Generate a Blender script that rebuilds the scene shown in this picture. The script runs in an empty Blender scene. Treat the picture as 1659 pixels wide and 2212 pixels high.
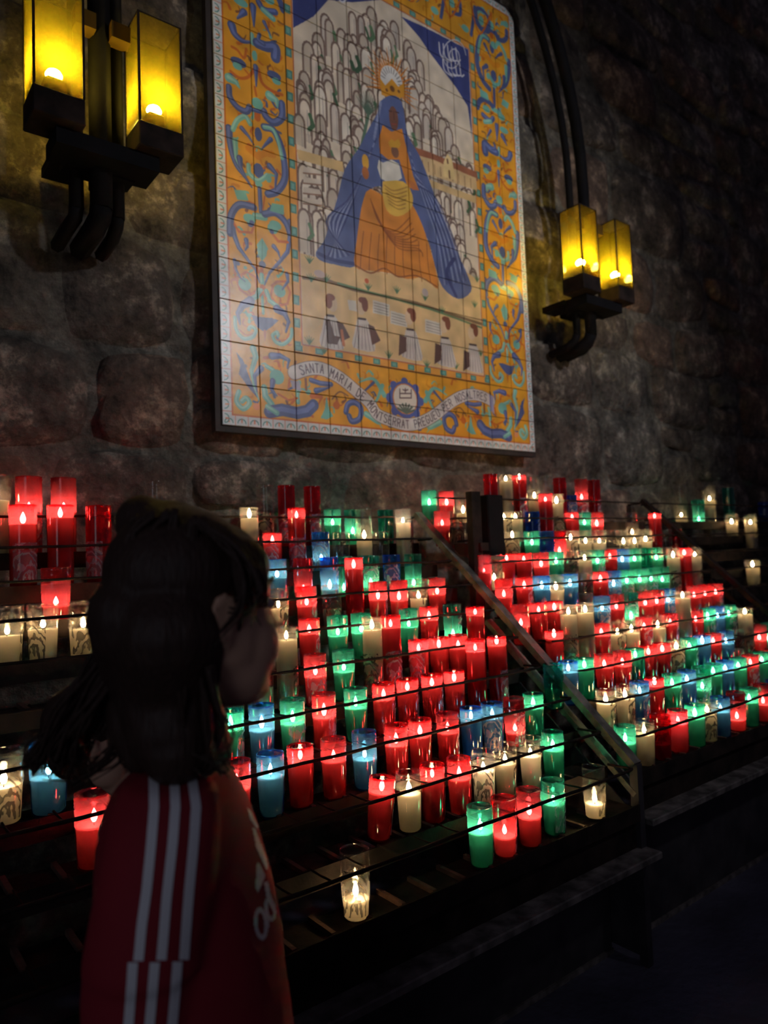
import bpy, bmesh, math, random
import numpy as np
from mathutils import Vector, Matrix, noise
from mathutils.bvhtree import BVHTree

random.seed(7)
sc = bpy.context.scene
COL = sc.collection

# ------------------------------------------------------------------ camera
W, H, F = 1659.0, 2212.0, 1545.0
YAW, PITCH, ROLL = 0.6626, 0.0600, -0.038
CAM = Vector((0.0, -2.279, 1.18))
_f = Vector((math.sin(YAW)*math.cos(PITCH), math.cos(YAW)*math.cos(PITCH), math.sin(PITCH)))
_r0 = Vector((math.cos(YAW), -math.sin(YAW), 0.0))
_u0 = _r0.cross(_f)
_r = _r0*math.cos(ROLL) + _u0*math.sin(ROLL)
_u = -_r0*math.sin(ROLL) + _u0*math.cos(ROLL)
cd = bpy.data.cameras.new('camera'); cam = bpy.data.objects.new('camera', cd); COL.objects.link(cam)
cd.sensor_fit = 'VERTICAL'; cd.sensor_height = 36.0; cd.sensor_width = 27.0
cd.lens = F/H*36.0
cd.clip_start = 0.02
cd.dof.use_dof = True; cd.dof.focus_distance = 1.55; cd.dof.aperture_fstop = 3.3
m = Matrix((( _r.x, _u.x, -_f.x, CAM.x), (_r.y, _u.y, -_f.y, CAM.y), (_r.z, _u.z, -_f.z, CAM.z), (0, 0, 0, 1)))
cam.matrix_world = m
sc.camera = cam

# ------------------------------------------------------------------ world, exposure, area light
sc.view_settings.view_transform = 'Standard'
try: sc.view_settings.look = 'None'
except Exception: pass
sc.view_settings.gamma = 1.0
sc.view_settings.use_curve_mapping = False
sc.view_settings.exposure = 1.7
wd = bpy.data.worlds.new('world'); sc.world = wd; wd.use_nodes = True
wd.node_tree.nodes['Background'].inputs[0].default_value = (0.40, 0.34, 0.52, 1)
wd.node_tree.nodes['Background'].inputs[1].default_value = 0.019
P_CANDLE = 1.15          # watts of one votive flame
P_LANTERN = 1.5
# added unseen cool fill in place of daylight, far left behind the camera
al = bpy.data.lights.new('cool_fill_light', 'AREA'); al.shape = 'RECTANGLE'; al.size = 1.4; al.size_y = 2.2
al.energy = 4.0; al.color = (0.78, 0.86, 1.0)
alo = bpy.data.objects.new('cool_fill_light', al); COL.objects.link(alo)
alo.location = (-3.2, -4.2, 2.0)
alo.rotation_euler = (Vector((1.6, 0, 1.9)) - Vector(alo.location)).to_track_quat('-Z', 'Y').to_euler()
# added neutral spot out of view, aimed at the wall to brighten the tiles
sl = bpy.data.lights.new('wall_fill_spot', 'SPOT'); sl.energy = 50.0; sl.color = (0.96, 0.95, 1.0); sl.spot_size = math.radians(82); sl.spot_blend = 0.9; sl.shadow_soft_size = 0.09
slo = bpy.data.objects.new('wall_fill_spot', sl); COL.objects.link(slo)
slo.location = (2.6, -3.2, 3.12)
slo.rotation_euler = (Vector((2.3, 0.0, 2.15)) - Vector(slo.location)).to_track_quat('-Z', 'Y').to_euler()
sc.cycles.transparent_max_bounces = 40
sc.cycles.max_bounces = 8
sc.cycles.sample_clamp_indirect = 2.0
sc.cycles.sample_clamp_direct = 0.0
sc.cycles.caustics_reflective = False
sc.cycles.caustics_refractive = False
sc.cycles.use_light_tree = True


def ray(x, y):
    return _f + _r*((x - W/2)/F) + _u*((H/2 - y)/F)
def atY(x, y, Y):                 # point of the plane Y seen at a place in the photograph
    d = ray(x, y); return CAM + d*((Y - CAM.y)/d.y)
def atX(x, y, X):
    d = ray(x, y); return CAM + d*((X - CAM.x)/d.x)
def S(x, y, Z):                   # point at distance Z along the view axis
    return CAM + ray(x, y)*Z
def proj(p):
    d = Vector(p) - CAM; z = d.dot(_f)
    return W/2 + F*d.dot(_r)/z, H/2 - F*d.dot(_u)/z

# ------------------------------------------------------------------ helpers
def tag(o, label=None, cat=None, group=None, kind=None):
    if label: o['label'] = label
    if cat: o['category'] = cat
    if group: o['group'] = group
    if kind: o['kind'] = kind
    return o
def empty(name, loc, rz=0.0, **k):
    o = bpy.data.objects.new(name, None); COL.objects.link(o)
    o.location = loc; o.rotation_euler = (0, 0, rz); o.empty_display_size = 0.05
    return tag(o, **k)
def obj(name, me, mat=None, parent=None, loc=(0, 0, 0)):
    if isinstance(me, bmesh.types.BMesh):
        b = me; me = bpy.data.meshes.new(name); b.to_mesh(me); b.free()
    if mat is not None and len(me.materials) == 0: me.materials.append(mat)
    o = bpy.data.objects.new(name, me); COL.objects.link(o)
    o.location = loc
    if parent is not None:
        o.parent = parent
    return o
def wobj(name, bm, mat, parent):     # mesh given in world coordinates, child of an unrotated thing
    o = obj(name, bm, mat, parent); o.location = -Vector(parent.location) if parent is not None else (0, 0, 0)
    return o
def box(bm, x0, x1, y0, y1, z0, z1, bevel=0.0):
    r = bmesh.ops.create_cube(bm, size=1.0)
    for v in r['verts']:
        v.co = Vector(((x0+x1)/2 + v.co.x*(x1-x0), (y0+y1)/2 + v.co.y*(y1-y0), (z0+z1)/2 + v.co.z*(z1-z0)))
    if bevel:
        es = list({e for v in r['verts'] for e in v.link_edges})
        bmesh.ops.bevel(bm, geom=es, offset=bevel, segments=1, affect='EDGES')
def boxm(*a, bevel=0.0):
    bm = bmesh.new(); box(bm, *a, bevel=bevel); return bm
def tube(bm, pts, rad, seg=8, caps=True, flat=1.0):
    pts = [Vector(p) for p in pts]; n = len(pts)
    rads = rad if isinstance(rad, (list, tuple)) else [rad]*n
    rings = []; prev = None
    for i, p in enumerate(pts):
        t = (pts[min(i+1, n-1)] - pts[max(i-1, 0)]).normalized()
        if prev is None:
            a = t.orthogonal().normalized()
        else:
            a = (prev - t*prev.dot(t))
            a = a.normalized() if a.length > 1e-6 else t.orthogonal().normalized()
        prev = a; b = t.cross(a)
        rings.append([bm.verts.new(p + (a*math.cos(2*math.pi*k/seg) + b*math.sin(2*math.pi*k/seg)*flat)*rads[i]) for k in range(seg)])
    for i in range(n-1):
        for k in range(seg):
            f = bm.faces.new((rings[i][k], rings[i][(k+1) % seg], rings[i+1][(k+1) % seg], rings[i+1][k])); f.smooth = True
    if caps:
        bm.faces.new(rings[0][::-1]); bm.faces.new(rings[-1])
def beam(bm, a, b, w, t, up=Vector((0, 0, 1))):   # rectangular bar from a to b
    a, b = Vector(a), Vector(b); d = (b-a).normalized(); s = d.cross(up).normalized(); n = s.cross(d)
    vs = [bm.verts.new(p + s*(w/2*i) + n*(t/2*j)) for p in (a, b) for i, j in ((-1, -1), (1, -1), (1, 1), (-1, 1))]
    for q in ((0, 1, 2, 3), (7, 6, 5, 4), (0, 4, 5, 1), (1, 5, 6, 2), (2, 6, 7, 3), (3, 7, 4, 0)):
        bm.faces.new([vs[i] for i in q])
def lathe(profile, seg=24, smooth=True):
    bm = bmesh.new(); rings = []
    for r_, z in profile:
        if r_ < 1e-6: rings.append([bm.verts.new((0, 0, z))])
        else: rings.append([bm.verts.new((r_*math.cos(2*math.pi*k/seg), r_*math.sin(2*math.pi*k/seg), z)) for k in range(seg)])
    for a, b in zip(rings, rings[1:]):
        for k in range(seg):
            if len(a) == 1 and len(b) == 1: continue
            if len(a) == 1: f = bm.faces.new((a[0], b[k], b[(k+1) % seg]))
            elif len(b) == 1: f = bm.faces.new((a[k], a[(k+1) % seg], b[0]))
            else: f = bm.faces.new((a[k], a[(k+1) % seg], b[(k+1) % seg], b[k]))
            f.smooth = smooth
    bmesh.ops.recalc_face_normals(bm, faces=bm.faces)
    return bm
def tomesh(bm, name, mat):
    me = bpy.data.meshes.new(name); bm.to_mesh(me); bm.free(); me.materials.append(mat); return me

# ------------------------------------------------------------------ materials
def mat(name):
    m_ = bpy.data.materials.new(name); m_.use_nodes = True; nt = m_.node_tree; nt.nodes.clear()
    out = nt.nodes.new('ShaderNodeOutputMaterial')
    return m_, nt, out
def N(nt, t, **k):
    n = nt.nodes.new(t)
    for a, v in k.items():
        if isinstance(a, str) and hasattr(n, a): setattr(n, a, v)
    return n
def rgba(c): return (c[0], c[1], c[2], 1)
def rough_mat(name, c1, c2, scale=8.0, rough=0.8, bump=0.3, bscale=40.0, metal=0.0, dist=0.01, spec=0.5):
    m_, nt, out = mat(name); L = nt.links.new
    p = N(nt, 'ShaderNodeBsdfPrincipled'); p.inputs['Roughness'].default_value = rough; p.inputs['Metallic'].default_value = metal
    p.inputs['Specular IOR Level'].default_value = spec
    tc = N(nt, 'ShaderNodeTexCoord')
    n1 = N(nt, 'ShaderNodeTexNoise'); n1.inputs['Scale'].default_value = scale; n1.inputs['Detail'].default_value = 6
    cr = N(nt, 'ShaderNodeValToRGB'); cr.color_ramp.elements[0].position = 0.35; cr.color_ramp.elements[1].position = 0.68
    cr.color_ramp.elements[0].color = rgba(c1); cr.color_ramp.elements[1].color = rgba(c2)
    L(tc.outputs['Object'], n1.inputs['Vector']); L(n1.outputs['Fac'], cr.inputs[0]); L(cr.outputs[0], p.inputs['Base Color'])
    if bump:
        n2 = N(nt, 'ShaderNodeTexNoise'); n2.inputs['Scale'].default_value = bscale; n2.inputs['Detail'].default_value = 8
        b = N(nt, 'ShaderNodeBump'); b.inputs['Strength'].default_value = bump; b.inputs['Distance'].default_value = dist
        L(tc.outputs['Object'], n2.inputs['Vector']); L(n2.outputs['Fac'], b.inputs['Height']); L(b.outputs[0], p.inputs['Normal'])
    L(p.outputs[0], out.inputs[0]); return m_
def stone_mat(name, c1, c2, c3):
    m_, nt, out = mat(name); L = nt.links.new
    p = N(nt, 'ShaderNodeBsdfPrincipled'); p.inputs['Roughness'].default_value = 0.85; p.inputs['Specular IOR Level'].default_value = 0.35
    g = N(nt, 'ShaderNodeNewGeometry')
    n1 = N(nt, 'ShaderNodeTexNoise'); n1.inputs['Scale'].default_value = 7; n1.inputs['Detail'].default_value = 10; n1.inputs['Roughness'].default_value = 0.74
    cr = N(nt, 'ShaderNodeValToRGB'); e = cr.color_ramp.elements
    e[0].position = 0.36; e[0].color = rgba(c1); e[1].position = 0.54; e[1].color = rgba(c2)
    x = e.new(0.70); x.color = rgba(c3)
    n3 = N(nt, 'ShaderNodeTexNoise'); n3.inputs['Scale'].default_value = 2.2; n3.inputs['Detail'].default_value = 2
    mx = N(nt, 'ShaderNodeMixRGB'); mx.blend_type = 'MULTIPLY'; mx.inputs[0].default_value = 0.75
    mr = N(nt, 'ShaderNodeMapRange'); mr.inputs[1].default_value = 0.35; mr.inputs[2].default_value = 0.65; mr.inputs[3].default_value = 0.6; mr.inputs[4].default_value = 1.2
    L(g.outputs['Position'], n1.inputs['Vector']); L(g.outputs['Position'], n3.inputs['Vector'])
    L(n1.outputs['Fac'], cr.inputs[0]); L(cr.outputs[0], mx.inputs[1]); L(n3.outputs['Fac'], mr.inputs[0]); L(mr.outputs[0], mx.inputs[2])
    L(mx.outputs[0], p.inputs['Base Color'])
    n2 = N(nt, 'ShaderNodeTexNoise'); n2.inputs['Scale'].default_value = 24; n2.inputs['Detail'].default_value = 10; n2.inputs['Roughness'].default_value = 0.7
    v = N(nt, 'ShaderNodeTexVoronoi'); v.inputs['Scale'].default_value = 32
    ad = N(nt, 'ShaderNodeMath'); ad.operation = 'MULTIPLY_ADD'; ad.inputs[1].default_value = 0.5
    b = N(nt, 'ShaderNodeBump'); b.inputs['Strength'].default_value = 0.9; b.inputs['Distance'].default_value = 0.03
    L(g.outputs['Position'], n2.inputs['Vector']); L(g.outputs['Position'], v.inputs['Vector'])
    L(v.outputs['Distance'], ad.inputs[0]); L(n2.outputs['Fac'], ad.inputs[2]); L(ad.outputs[0], b.inputs['Height']); L(b.outputs[0], p.inputs['Normal'])
    L(p.outputs[0], out.inputs[0]); return m_
def glass_mat(name, tint, glow=0.10, alpha=1.0):
    m_, nt, out = mat(name); L = nt.links.new
    t = N(nt, 'ShaderNodeBsdfTransparent'); t.inputs[0].default_value = rgba(tint)
    tr = N(nt, 'ShaderNodeBsdfTranslucent'); tr.inputs[0].default_value = rgba([min(1, c**0.8) for c in tint])
    mx = N(nt, 'ShaderNodeMixShader'); mx.inputs[0].default_value = glow
    gl = N(nt, 'ShaderNodeBsdfGlossy'); gl.inputs['Roughness'].default_value = 0.10; gl.inputs[0].default_value = (1, 1, 1, 1)
    lw = N(nt, 'ShaderNodeLayerWeight'); lw.inputs[0].default_value = 0.35
    pw = N(nt, 'ShaderNodeMath'); pw.operation = 'MULTIPLY_ADD'; pw.inputs[1].default_value = 0.22; pw.inputs[2].default_value = 0.02
    m2 = N(nt, 'ShaderNodeMixShader')
    L(t.outputs[0], mx.inputs[1]); L(tr.outputs[0], mx.inputs[2]); L(lw.outputs['Facing'], pw.inputs[0]); L(pw.outputs[0], m2.inputs[0])
    L(mx.outputs[0], m2.inputs[1]); L(gl.outputs[0], m2.inputs[2]); L(m2.outputs[0], out.inputs[0]); return m_
def wax_mat(name, c, tr_=0.7):
    m_, nt, out = mat(name); L = nt.links.new
    d = N(nt, 'ShaderNodeBsdfDiffuse'); d.inputs[0].default_value = rgba(c)
    t = N(nt, 'ShaderNodeBsdfTranslucent'); t.inputs[0].default_value = rgba(c)
    mx = N(nt, 'ShaderNodeMixShader'); mx.inputs[0].default_value = tr_
    L(d.outputs[0], mx.inputs[1]); L(t.outputs[0], mx.inputs[2]); L(mx.outputs[0], out.inputs[0]); return m_
def pool_mat():
    m_, nt, out = mat('melted_wax'); L = nt.links.new
    t = N(nt, 'ShaderNodeBsdfTransparent'); t.inputs[0].default_value = (1, .96, .9, 1)
    d = N(nt, 'ShaderNodeBsdfDiffuse'); d.inputs[0].default_value = (.9, .84, .72, 1)
    g = N(nt, 'ShaderNodeBsdfGlossy'); g.inputs['Roughness'].default_value = 0.1
    mx = N(nt, 'ShaderNodeMixShader'); mx.inputs[0].default_value = 0.42
    m2 = N(nt, 'ShaderNodeMixShader'); m2.inputs[0].default_value = 0.05
    L(t.outputs[0], mx.inputs[1]); L(d.outputs[0], mx.inputs[2]); L(mx.outputs[0], m2.inputs[1]); L(g.outputs[0], m2.inputs[2]); L(m2.outputs[0], out.inputs[0]); return m_
def emit_mat(name, c, s):
    m_, nt, out = mat(name)
    e = N(nt, 'ShaderNodeEmission'); e.inputs[0].default_value = rgba(c); e.inputs[1].default_value = s
    nt.links.new(e.outputs[0], out.inputs[0]); m_.cycles.emission_sampling = 'NONE'; return m_
def print_mat(name, c, lo=.16, hi=.42):
    # faint white line print (peaks and arches) on clear film: the lines are opaque, the rest lets the glass show
    m_, nt, out = mat(name); L = nt.links.new
    tc = N(nt, 'ShaderNodeTexCoord')
    w = N(nt, 'ShaderNodeTexWave'); w.wave_type = 'RINGS'; w.inputs['Scale'].default_value = 30; w.inputs['Distortion'].default_value = 14; w.inputs['Detail'].default_value = 3; w.inputs['Detail Scale'].default_value = 1.4
    mp = N(nt, 'ShaderNodeMapping'); mp.inputs['Scale'].default_value = (1, 1, .45)
    cr = N(nt, 'ShaderNodeValToRGB'); cr.color_ramp.elements[0].position = 0.55; cr.color_ramp.elements[1].position = 0.8
    cr.color_ramp.elements[0].color = (lo, lo, lo, 1); cr.color_ramp.elements[1].color = (hi, hi, hi, 1)
    t = N(nt, 'ShaderNodeBsdfTransparent')
    a = N(nt, 'ShaderNodeBsdfDiffuse'); a.inputs[0].default_value = rgba(c)
    b = N(nt, 'ShaderNodeBsdfTranslucent'); b.inputs[0].default_value = rgba(c)
    ab = N(nt, 'ShaderNodeMixShader'); ab.inputs[0].default_value = 0.4
    mx = N(nt, 'ShaderNodeMixShader')
    L(tc.outputs['Object'], mp.inputs[0]); L(mp.outputs[0], w.inputs['Vector']); L(w.outputs['Fac'], cr.inputs[0]); L(cr.outputs[0], mx.inputs[0])
    L(a.outputs[0], ab.inputs[1]); L(b.outputs[0], ab.inputs[2])
    L(t.outputs[0], mx.inputs[1]); L(ab.outputs[0], mx.inputs[2]); L(mx.outputs[0], out.inputs[0]); return m_

M = {}
M['stone'] = stone_mat('wall_stone', (.032, .026, .021), (.135, .108, .085), (.60, .48, .37))
M['stone_warm'] = stone_mat('wall_stone_warm', (.045, .032, .024), (.18, .12, .088), (.66, .46, .31))
M['stone_grey'] = stone_mat('wall_stone_grey', (.036, .033, .028), (.165, .145, .12), (.64, .56, .44))
M['mortar'] = stone_mat('mortar', (.04, .036, .029), (.17, .15, .12), (.50, .44, .35))
M['floor'] = rough_mat('floor_stone', (.045, .043, .065), (.10, .095, .14), 3, 0.6, 0.5, 30)
M['iron'] = rough_mat('dark_iron', (.006, .0045, .004), (.026, .016, .013), 14, 0.85, 0.4, 60, 0.1, 0.004, .15)
M['rust'] = rough_mat('rusty_iron', (.05, .022, .015), (.15, .075, .055), 20, 0.7, 0.5, 80, 0.2, 0.004)
M['bar'] = rough_mat('waxy_grey_iron', (.035, .030, .025), (.19, .17, .14), 16, 0.6, 0.6, 50, 0.1, 0.006)
M['panel'] = rough_mat('black_steel', (.022, .020, .026), (.055, .048, .052), 9, 0.6, 0.3, 70, 0.3, 0.003)
M['black'] = rough_mat('black_enamel', (.002, .002, .0025), (.005, .0045, .006), 9, 0.8, 0.1, 70, 0, .01, .12)
GL = {'r': (.97, .050, .095), 'g': (.04, .68, .56), 'b': (.06, .34, 1.0), 'c': (.93, .91, .87)}
for k_, v_ in GL.items(): M['glass_'+k_] = glass_mat({'r': 'red', 'g': 'green', 'b': 'blue', 'c': 'clear'}[k_]+'_glass', v_, 0.05 if k_ == 'c' else 0.24)
M['wax'] = wax_mat('cream_wax', (.37, .335, .28), .72)
M['pool'] = pool_mat()
M['flame'] = emit_mat('candle_flame', (1.0, .70, .34), 36.0)
M['wick'] = rough_mat('burnt_wick', (.01, .008, .006), (.02, .015, .01), 9, .9, 0)
M['print'] = print_mat('white_line_print', (.62, .52, .58))
M['print_c'] = print_mat('grey_line_print', (.10, .075, .05), .06, .72)

# ------------------------------------------------------------------ structure: floor and stone wall
floor = tag(obj('floor', boxm(-5.0, 9.5, -6.0, 0.35, -0.08, 0.0), M['floor']), kind='structure', label='dark stone floor in front of the candle racks')
wall = obj('wall_back', boxm(-4.0, 9.5, 0.098, 0.35, 0.001, 6.2), M['mortar'])
tag(wall, kind='structure', label='dark rubble stone wall behind the racks')

def stones():
    rnd = random.Random(21)
    z = 0.86; courses = []
    while z < 5.2:
        h = rnd.uniform(.24, .48); courses.append((z, z+h)); z += h
    def hline(zz, x): return zz + 0.10*noise.noise(Vector((x*0.9, zz*3.1, 0.3))) + 0.06*noise.noise(Vector((x*3.1, zz*5, 7)))
    cnt = 0
    for ci, (z0, z1) in enumerate(courses):
        x = -1.5 + rnd.uniform(-.2, .1)
        while x < 6.6:
            w = rnd.uniform(.26, .85); x1 = x + w
            parts = [(z0, z1)]
            if rnd.random() < .16 and z1-z0 > .3: zm = z0+(z1-z0)*rnd.uniform(.4, .6); parts = [(z0, zm), (zm, z1)]
            sl = rnd.uniform(-.04, .04)
            for (a0, a1) in parts:
                g = .006
                bl = Vector((x+g, 0, hline(a0, x)+g)); br = Vector((x1-g+sl*0, 0, hline(a0, x1)+g))
                tl = Vector((x+g, 0, hline(a1, x)-g)); tr = Vector((x1-g, 0, hline(a1, x1)-g))
                bm = bmesh.new(); nx, nz = 9, 7; depth = rnd.uniform(-.006, .022)
                rough = rnd.uniform(.010, .026); tiltx = rnd.uniform(-.012, .012); tiltz = rnd.uniform(-.012, .012); grid = []
                sx = rnd.uniform(0, 99)
                for j in range(nz):
                    row = []
                    t = j/(nz-1)
                    t = .5 - .5*math.cos(math.pi*t)
                    for i in range(nx):
                        s_ = .5 - .5*math.cos(math.pi*i/(nx-1))
                        p = bl*(1-s_)*(1-t) + br*s_*(1-t) + tl*(1-s_)*t + tr*s_*t
                        S_, T_ = 2*s_-1, 2*t-1
                        c = (bl+br+tl+tr)/4
                        k = 1 - .16*(S_*S_*T_*T_)
                        p = c + (p-c)*k
                        e = max(abs(S_), abs(T_))
                        n = noise.noise(Vector((p.x*4.5+sx, p.z*4.5, sx))) + .6*noise.noise(Vector((p.x*11+sx, p.z*11, sx+5)))
                        y = .028 + depth + tiltx*S_ + tiltz*T_ - rough*n
                        y = min(max(y, .014), .075)
                        if e > .97: y = .105
                        else:
                            y += .034*e**7
                            p.x += .03*noise.noise(Vector((p.z*9, sx, 1)))*e; p.z += .03*noise.noise(Vector((p.x*9, sx, 4)))*e
                        p.y = y if e > .97 else y + .03
                        row.append(bm.verts.new(p))
                    grid.append(row)
                for j in range(nz-1):
                    for i in range(nx-1):
                        f = bm.faces.new((grid[j][i], grid[j][i+1], grid[j+1][i+1], grid[j+1][i])); f.smooth = True
                q = rnd.random()
                obj('stone', bm, M['stone'] if q < .5 else (M['stone_grey'] if q < .8 else M['stone_warm']), wall)
                cnt += 1
            x = x1
    return cnt
stones()

# ------------------------------------------------------------------ painted tile panel
TS = 0.15; MX0, MZ0 = 1.081, 0.473 + 1.18; NC, NR = 11, 15
def paint():
    R = 96; w, h = NC*R, NR*R
    img = np.zeros((h, w, 3), np.float32)
    def rgb(c): return np.array(c, np.float32)/255.0
    img[:] = rgb((214, 198, 172))
    def px(x, y):                       # place in the photograph -> tile units on the panel
        p = atY(x, y, 0.0); return ((p.x-MX0)/TS, (p.z-MZ0)/TS)
    def poly(pts, c, a=1.0):            # pts in tile units
        P = np.array(pts, float)*R
        x0, y0 = np.floor(P.min(0)).astype(int); x1, y1 = np.ceil(P.max(0)).astype(int)
        x0, y0 = max(x0, 0), max(y0, 0); x1, y1 = min(x1, w-1), min(y1, h-1)
        if x1 <= x0 or y1 <= y0: return
        X, Y = np.meshgrid(np.arange(x0, x1+1)+.5, np.arange(y0, y1+1)+.5)
        ins = np.zeros(X.shape, bool); n = len(P)
        for i in range(n):
            xa, ya = P[i]; xb, yb = P[(i+1) % n]
            if ya == yb: continue
            cond = ((ya > Y) != (yb > Y)) & (X < (xb-xa)*(Y-ya)/(yb-ya)+xa)
            ins ^= cond
        sub = img[y0:y1+1, x0:x1+1]
        sub[ins] = sub[ins]*(1-a) + rgb(c)*a
    def stroke(pts, width, c, a=1.0, taper=False):
        n = len(pts)
        for i in range(n-1):
            wa = width; wb = width
            if taper:
                wa = width*(1-.8*i/(n-1)); wb = width*(1-.8*(i+1)/(n-1))
            A = np.array(pts[i], float)*R; B = np.array(pts[i+1], float)*R; m_ = max(wa, wb)*R/2+1
            x0, y0 = np.floor(np.minimum(A, B)-m_).astype(int); x1, y1 = np.ceil(np.maximum(A, B)+m_).astype(int)
            x0, y0 = max(x0, 0), max(y0, 0); x1, y1 = min(x1, w-1), min(y1, h-1)
            if x1 <= x0 or y1 <= y0: continue
            X, Y = np.meshgrid(np.arange(x0, x1+1)+.5, np.arange(y0, y1+1)+.5)
            D = B-A; LL = max(D@D, 1e-6); t = np.clip(((X-A[0])*D[0]+(Y-A[1])*D[1])/LL, 0, 1)
            d = np.hypot(X-A[0]-t*D[0], Y-A[1]-t*D[1]); r_ = (wa+(wb-wa)*t)*R/2
            k = np.clip(r_-d+.5, 0, 1)[..., None]*a
            sub = img[y0:y1+1, x0:x1+1]; sub[:] = sub*(1-k)+rgb(c)*k
    def smooth(pts, k=5):
        out = []; n = len(pts)
        for i in range(n-1):
            p0, p1, p2, p3 = [np.array(pts[max(0, min(n-1, j))], float) for j in (i-1, i, i+1, i+2)]
            for q in range(k):
                t = q/k
                out.append(tuple(.5*((2*p1)+(-p0+p2)*t+(2*p0-5*p1+4*p2-p3)*t*t+(-p0+3*p1-3*p2+p3)*t**3)))
        out.append(tuple(pts[-1])); return out
    def ell(c, rx, ry, n=20, rot=0): return [(c[0]+rx*math.cos(2*math.pi*i/n)*math.cos(rot)-ry*math.sin(2*math.pi*i/n)*math.sin(rot), c[1]+rx*math.cos(2*math.pi*i/n)*math.sin(rot)+ry*math.sin(2*math.pi*i/n)*math.cos(rot)) for i in range(n)]
    YEL, ORG, BLU, TEA, BRN = (222, 152, 40), (196, 98, 36), (76, 88, 130), (112, 176, 158), (128, 80, 50)
    LINE = (104, 72, 56)
    # ---- bands
    B0, B1, B2 = .26, 2.0, 2.22
    poly([(0, 0), (11, 0), (11, 15), (0, 15)], (205, 208, 205))
    poly([(B0, B0), (11-B0, B0), (11-B0, 15-B0), (B0, 15-B0)], YEL)
    for a, b in (((B0, B0), (11-B0, B0)), ((11-B0, B0), (11-B0, 15-B0)), ((11-B0, 15-B0), (B0, 15-B0)), ((B0, 15-B0), (B0, B0))): stroke([a, b], .04, ORG)
    # outer strip: little arches
    def arch(cx, cy, dx, dy):
        # (dx,dy): direction pointing outward
        tx, ty = -dy, dx
        pts = []
        for i in range(7):
            a = math.pi*i/6; u_ = math.cos(a)*.105; v_ = math.sin(a)*.10-.06
            pts.append((cx+tx*u_+dx*v_*-1, cy+ty*u_+dy*v_*-1))
        stroke(pts, .025, (70, 130, 120)); stroke([(cx+dx*.04, cy+dy*.04), (cx-dx*.03, cy-dy*.03)], .035, (200, 110, 70))
        stroke([(cx+tx*.165+dx*.11, cy+ty*.165+dy*.11), (cx+tx*.165-dx*.1, cy+ty*.165-dy*.1)], .018, (190, 110, 80))
    for i in range(33): arch(.165+i*.333, .13, 0, -1); arch(.165+i*.333, 15-.13, 0, 1)
    for i in range(45): arch(.13, .165+i*.333, -1, 0); arch(11-.13, .165+i*.333, 1, 0)
    # ---- scrollwork: coordinates noted on two enlargements of the photograph
    def z4(x, y): return px(440+x/4.366, 480+y/4.366)
    def z2(x, y): return px(440+x/4.1475, y/4.1475)
    shapes = []
    def s4(pts, wd_, c, **k): shapes.append(('s', [z4(*p) for p in pts], wd_/370.0, c, k))
    def p4(pts, c): shapes.append(('p', [z4(*p) for p in pts], 0, c, {}))
    def c4(x, y, r_, c): shapes.append(('p', ell(z4(x, y), r_/370.0, r_/400.0), 0, c, {}))
    def s2(pts, wd_, c, **k): shapes.append(('s', [z2(*p) for p in pts], wd_/350.0, c, k))
    def c2(x, y, rx, ry, c): shapes.append(('p', ell(z2(x, y), rx/350.0, ry/370.0), 0, c, {}))
    s4([(285, 430), (300, 520), (345, 640), (430, 700), (500, 640), (490, 520), (400, 470), (320, 520)], 22, ORG)
    s4([(640, 600), (690, 560), (770, 560), (815, 660), (790, 770), (700, 790), (630, 700), (650, 600)], 22, ORG)
    s4([(258, 0), (285, 120), (330, 240), (410, 350), (480, 440), (525, 570)], 46, BLU, taper=True)
    s4([(815, 0), (812, 150), (790, 280), (720, 370), (620, 480), (570, 600)], 46, BLU, taper=True)
    s4([(275, 0), (330, 90), (450, 100), (470, 40)], 22, ORG); s4([(640, 100), (700, 180), (790, 190)], 26, ORG)
    c4(440, 20, 30, BLU); c4(650, 60, 55, TEA); c4(640, 90, 24, BLU)
    s4([(400, 170), (410, 230), (390, 270)], 36, BLU, taper=True); s4([(660, 230), (700, 280), (720, 340)], 36, BLU, taper=True)
    p4([(500, 210), (550, 150), (600, 240), (590, 320), (550, 370), (510, 310)], TEA); s4([(552, 180), (550, 360)], 8, (80, 130, 110))
    c4(552, 400, 36, BLU); s4([(545, 440), (550, 500)], 34, ORG); s4([(545, 500), (550, 570)], 34, TEA); c4(556, 615, 30, ORG)
    c4(385, 585, 62, TEA); s4([(290, 360), (300, 440), (340, 520), (390, 560)], 28, BLU, taper=True); c4(320, 390, 22, BLU); c4(390, 430, 18, TEA)
    c4(715, 650, 62, TEA); s4([(785, 490), (795, 560), (740, 640)], 32, BLU, taper=True); c4(700, 510, 18, TEA)
    s4([(520, 640), (500, 700), (440, 730), (450, 790)], 34, TEA); s4([(590, 650), (620, 740), (700, 800)], 34, TEA)
    s4([(545, 640), (560, 860)], 22, TEA); s4([(530, 700), (560, 660), (590, 720)], 18, ORG)
    s4([(440, 745), (370, 780), (320, 860), (340, 960)], 66, BLU, taper=True); s4([(690, 820), (760, 860), (800, 940), (775, 1040)], 60, BLU, taper=True)
    p4([(445, 870), (520, 895), (640, 905), (705, 925), (640, 985), (570, 1035), (500, 990)], BLU); s4([(575, 1030), (578, 1120)], 30, ORG, taper=True)
    s4(smooth([(295, 900), (305, 1010), (370, 1095), (455, 1085), (490, 1020), (445, 985), (425, 1010)]), 26, TEA)
    s4(smooth([(830, 1010), (820, 1090), (750, 1150), (680, 1130), (650, 1070), (690, 1040), (700, 1070)]), 26, TEA)
    s4(smooth([(330, 1010), (400, 1065), (460, 1050)]), 10, ORG); s4(smooth([(690, 1110), (770, 1110), (805, 1050)]), 10, ORG)
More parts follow.
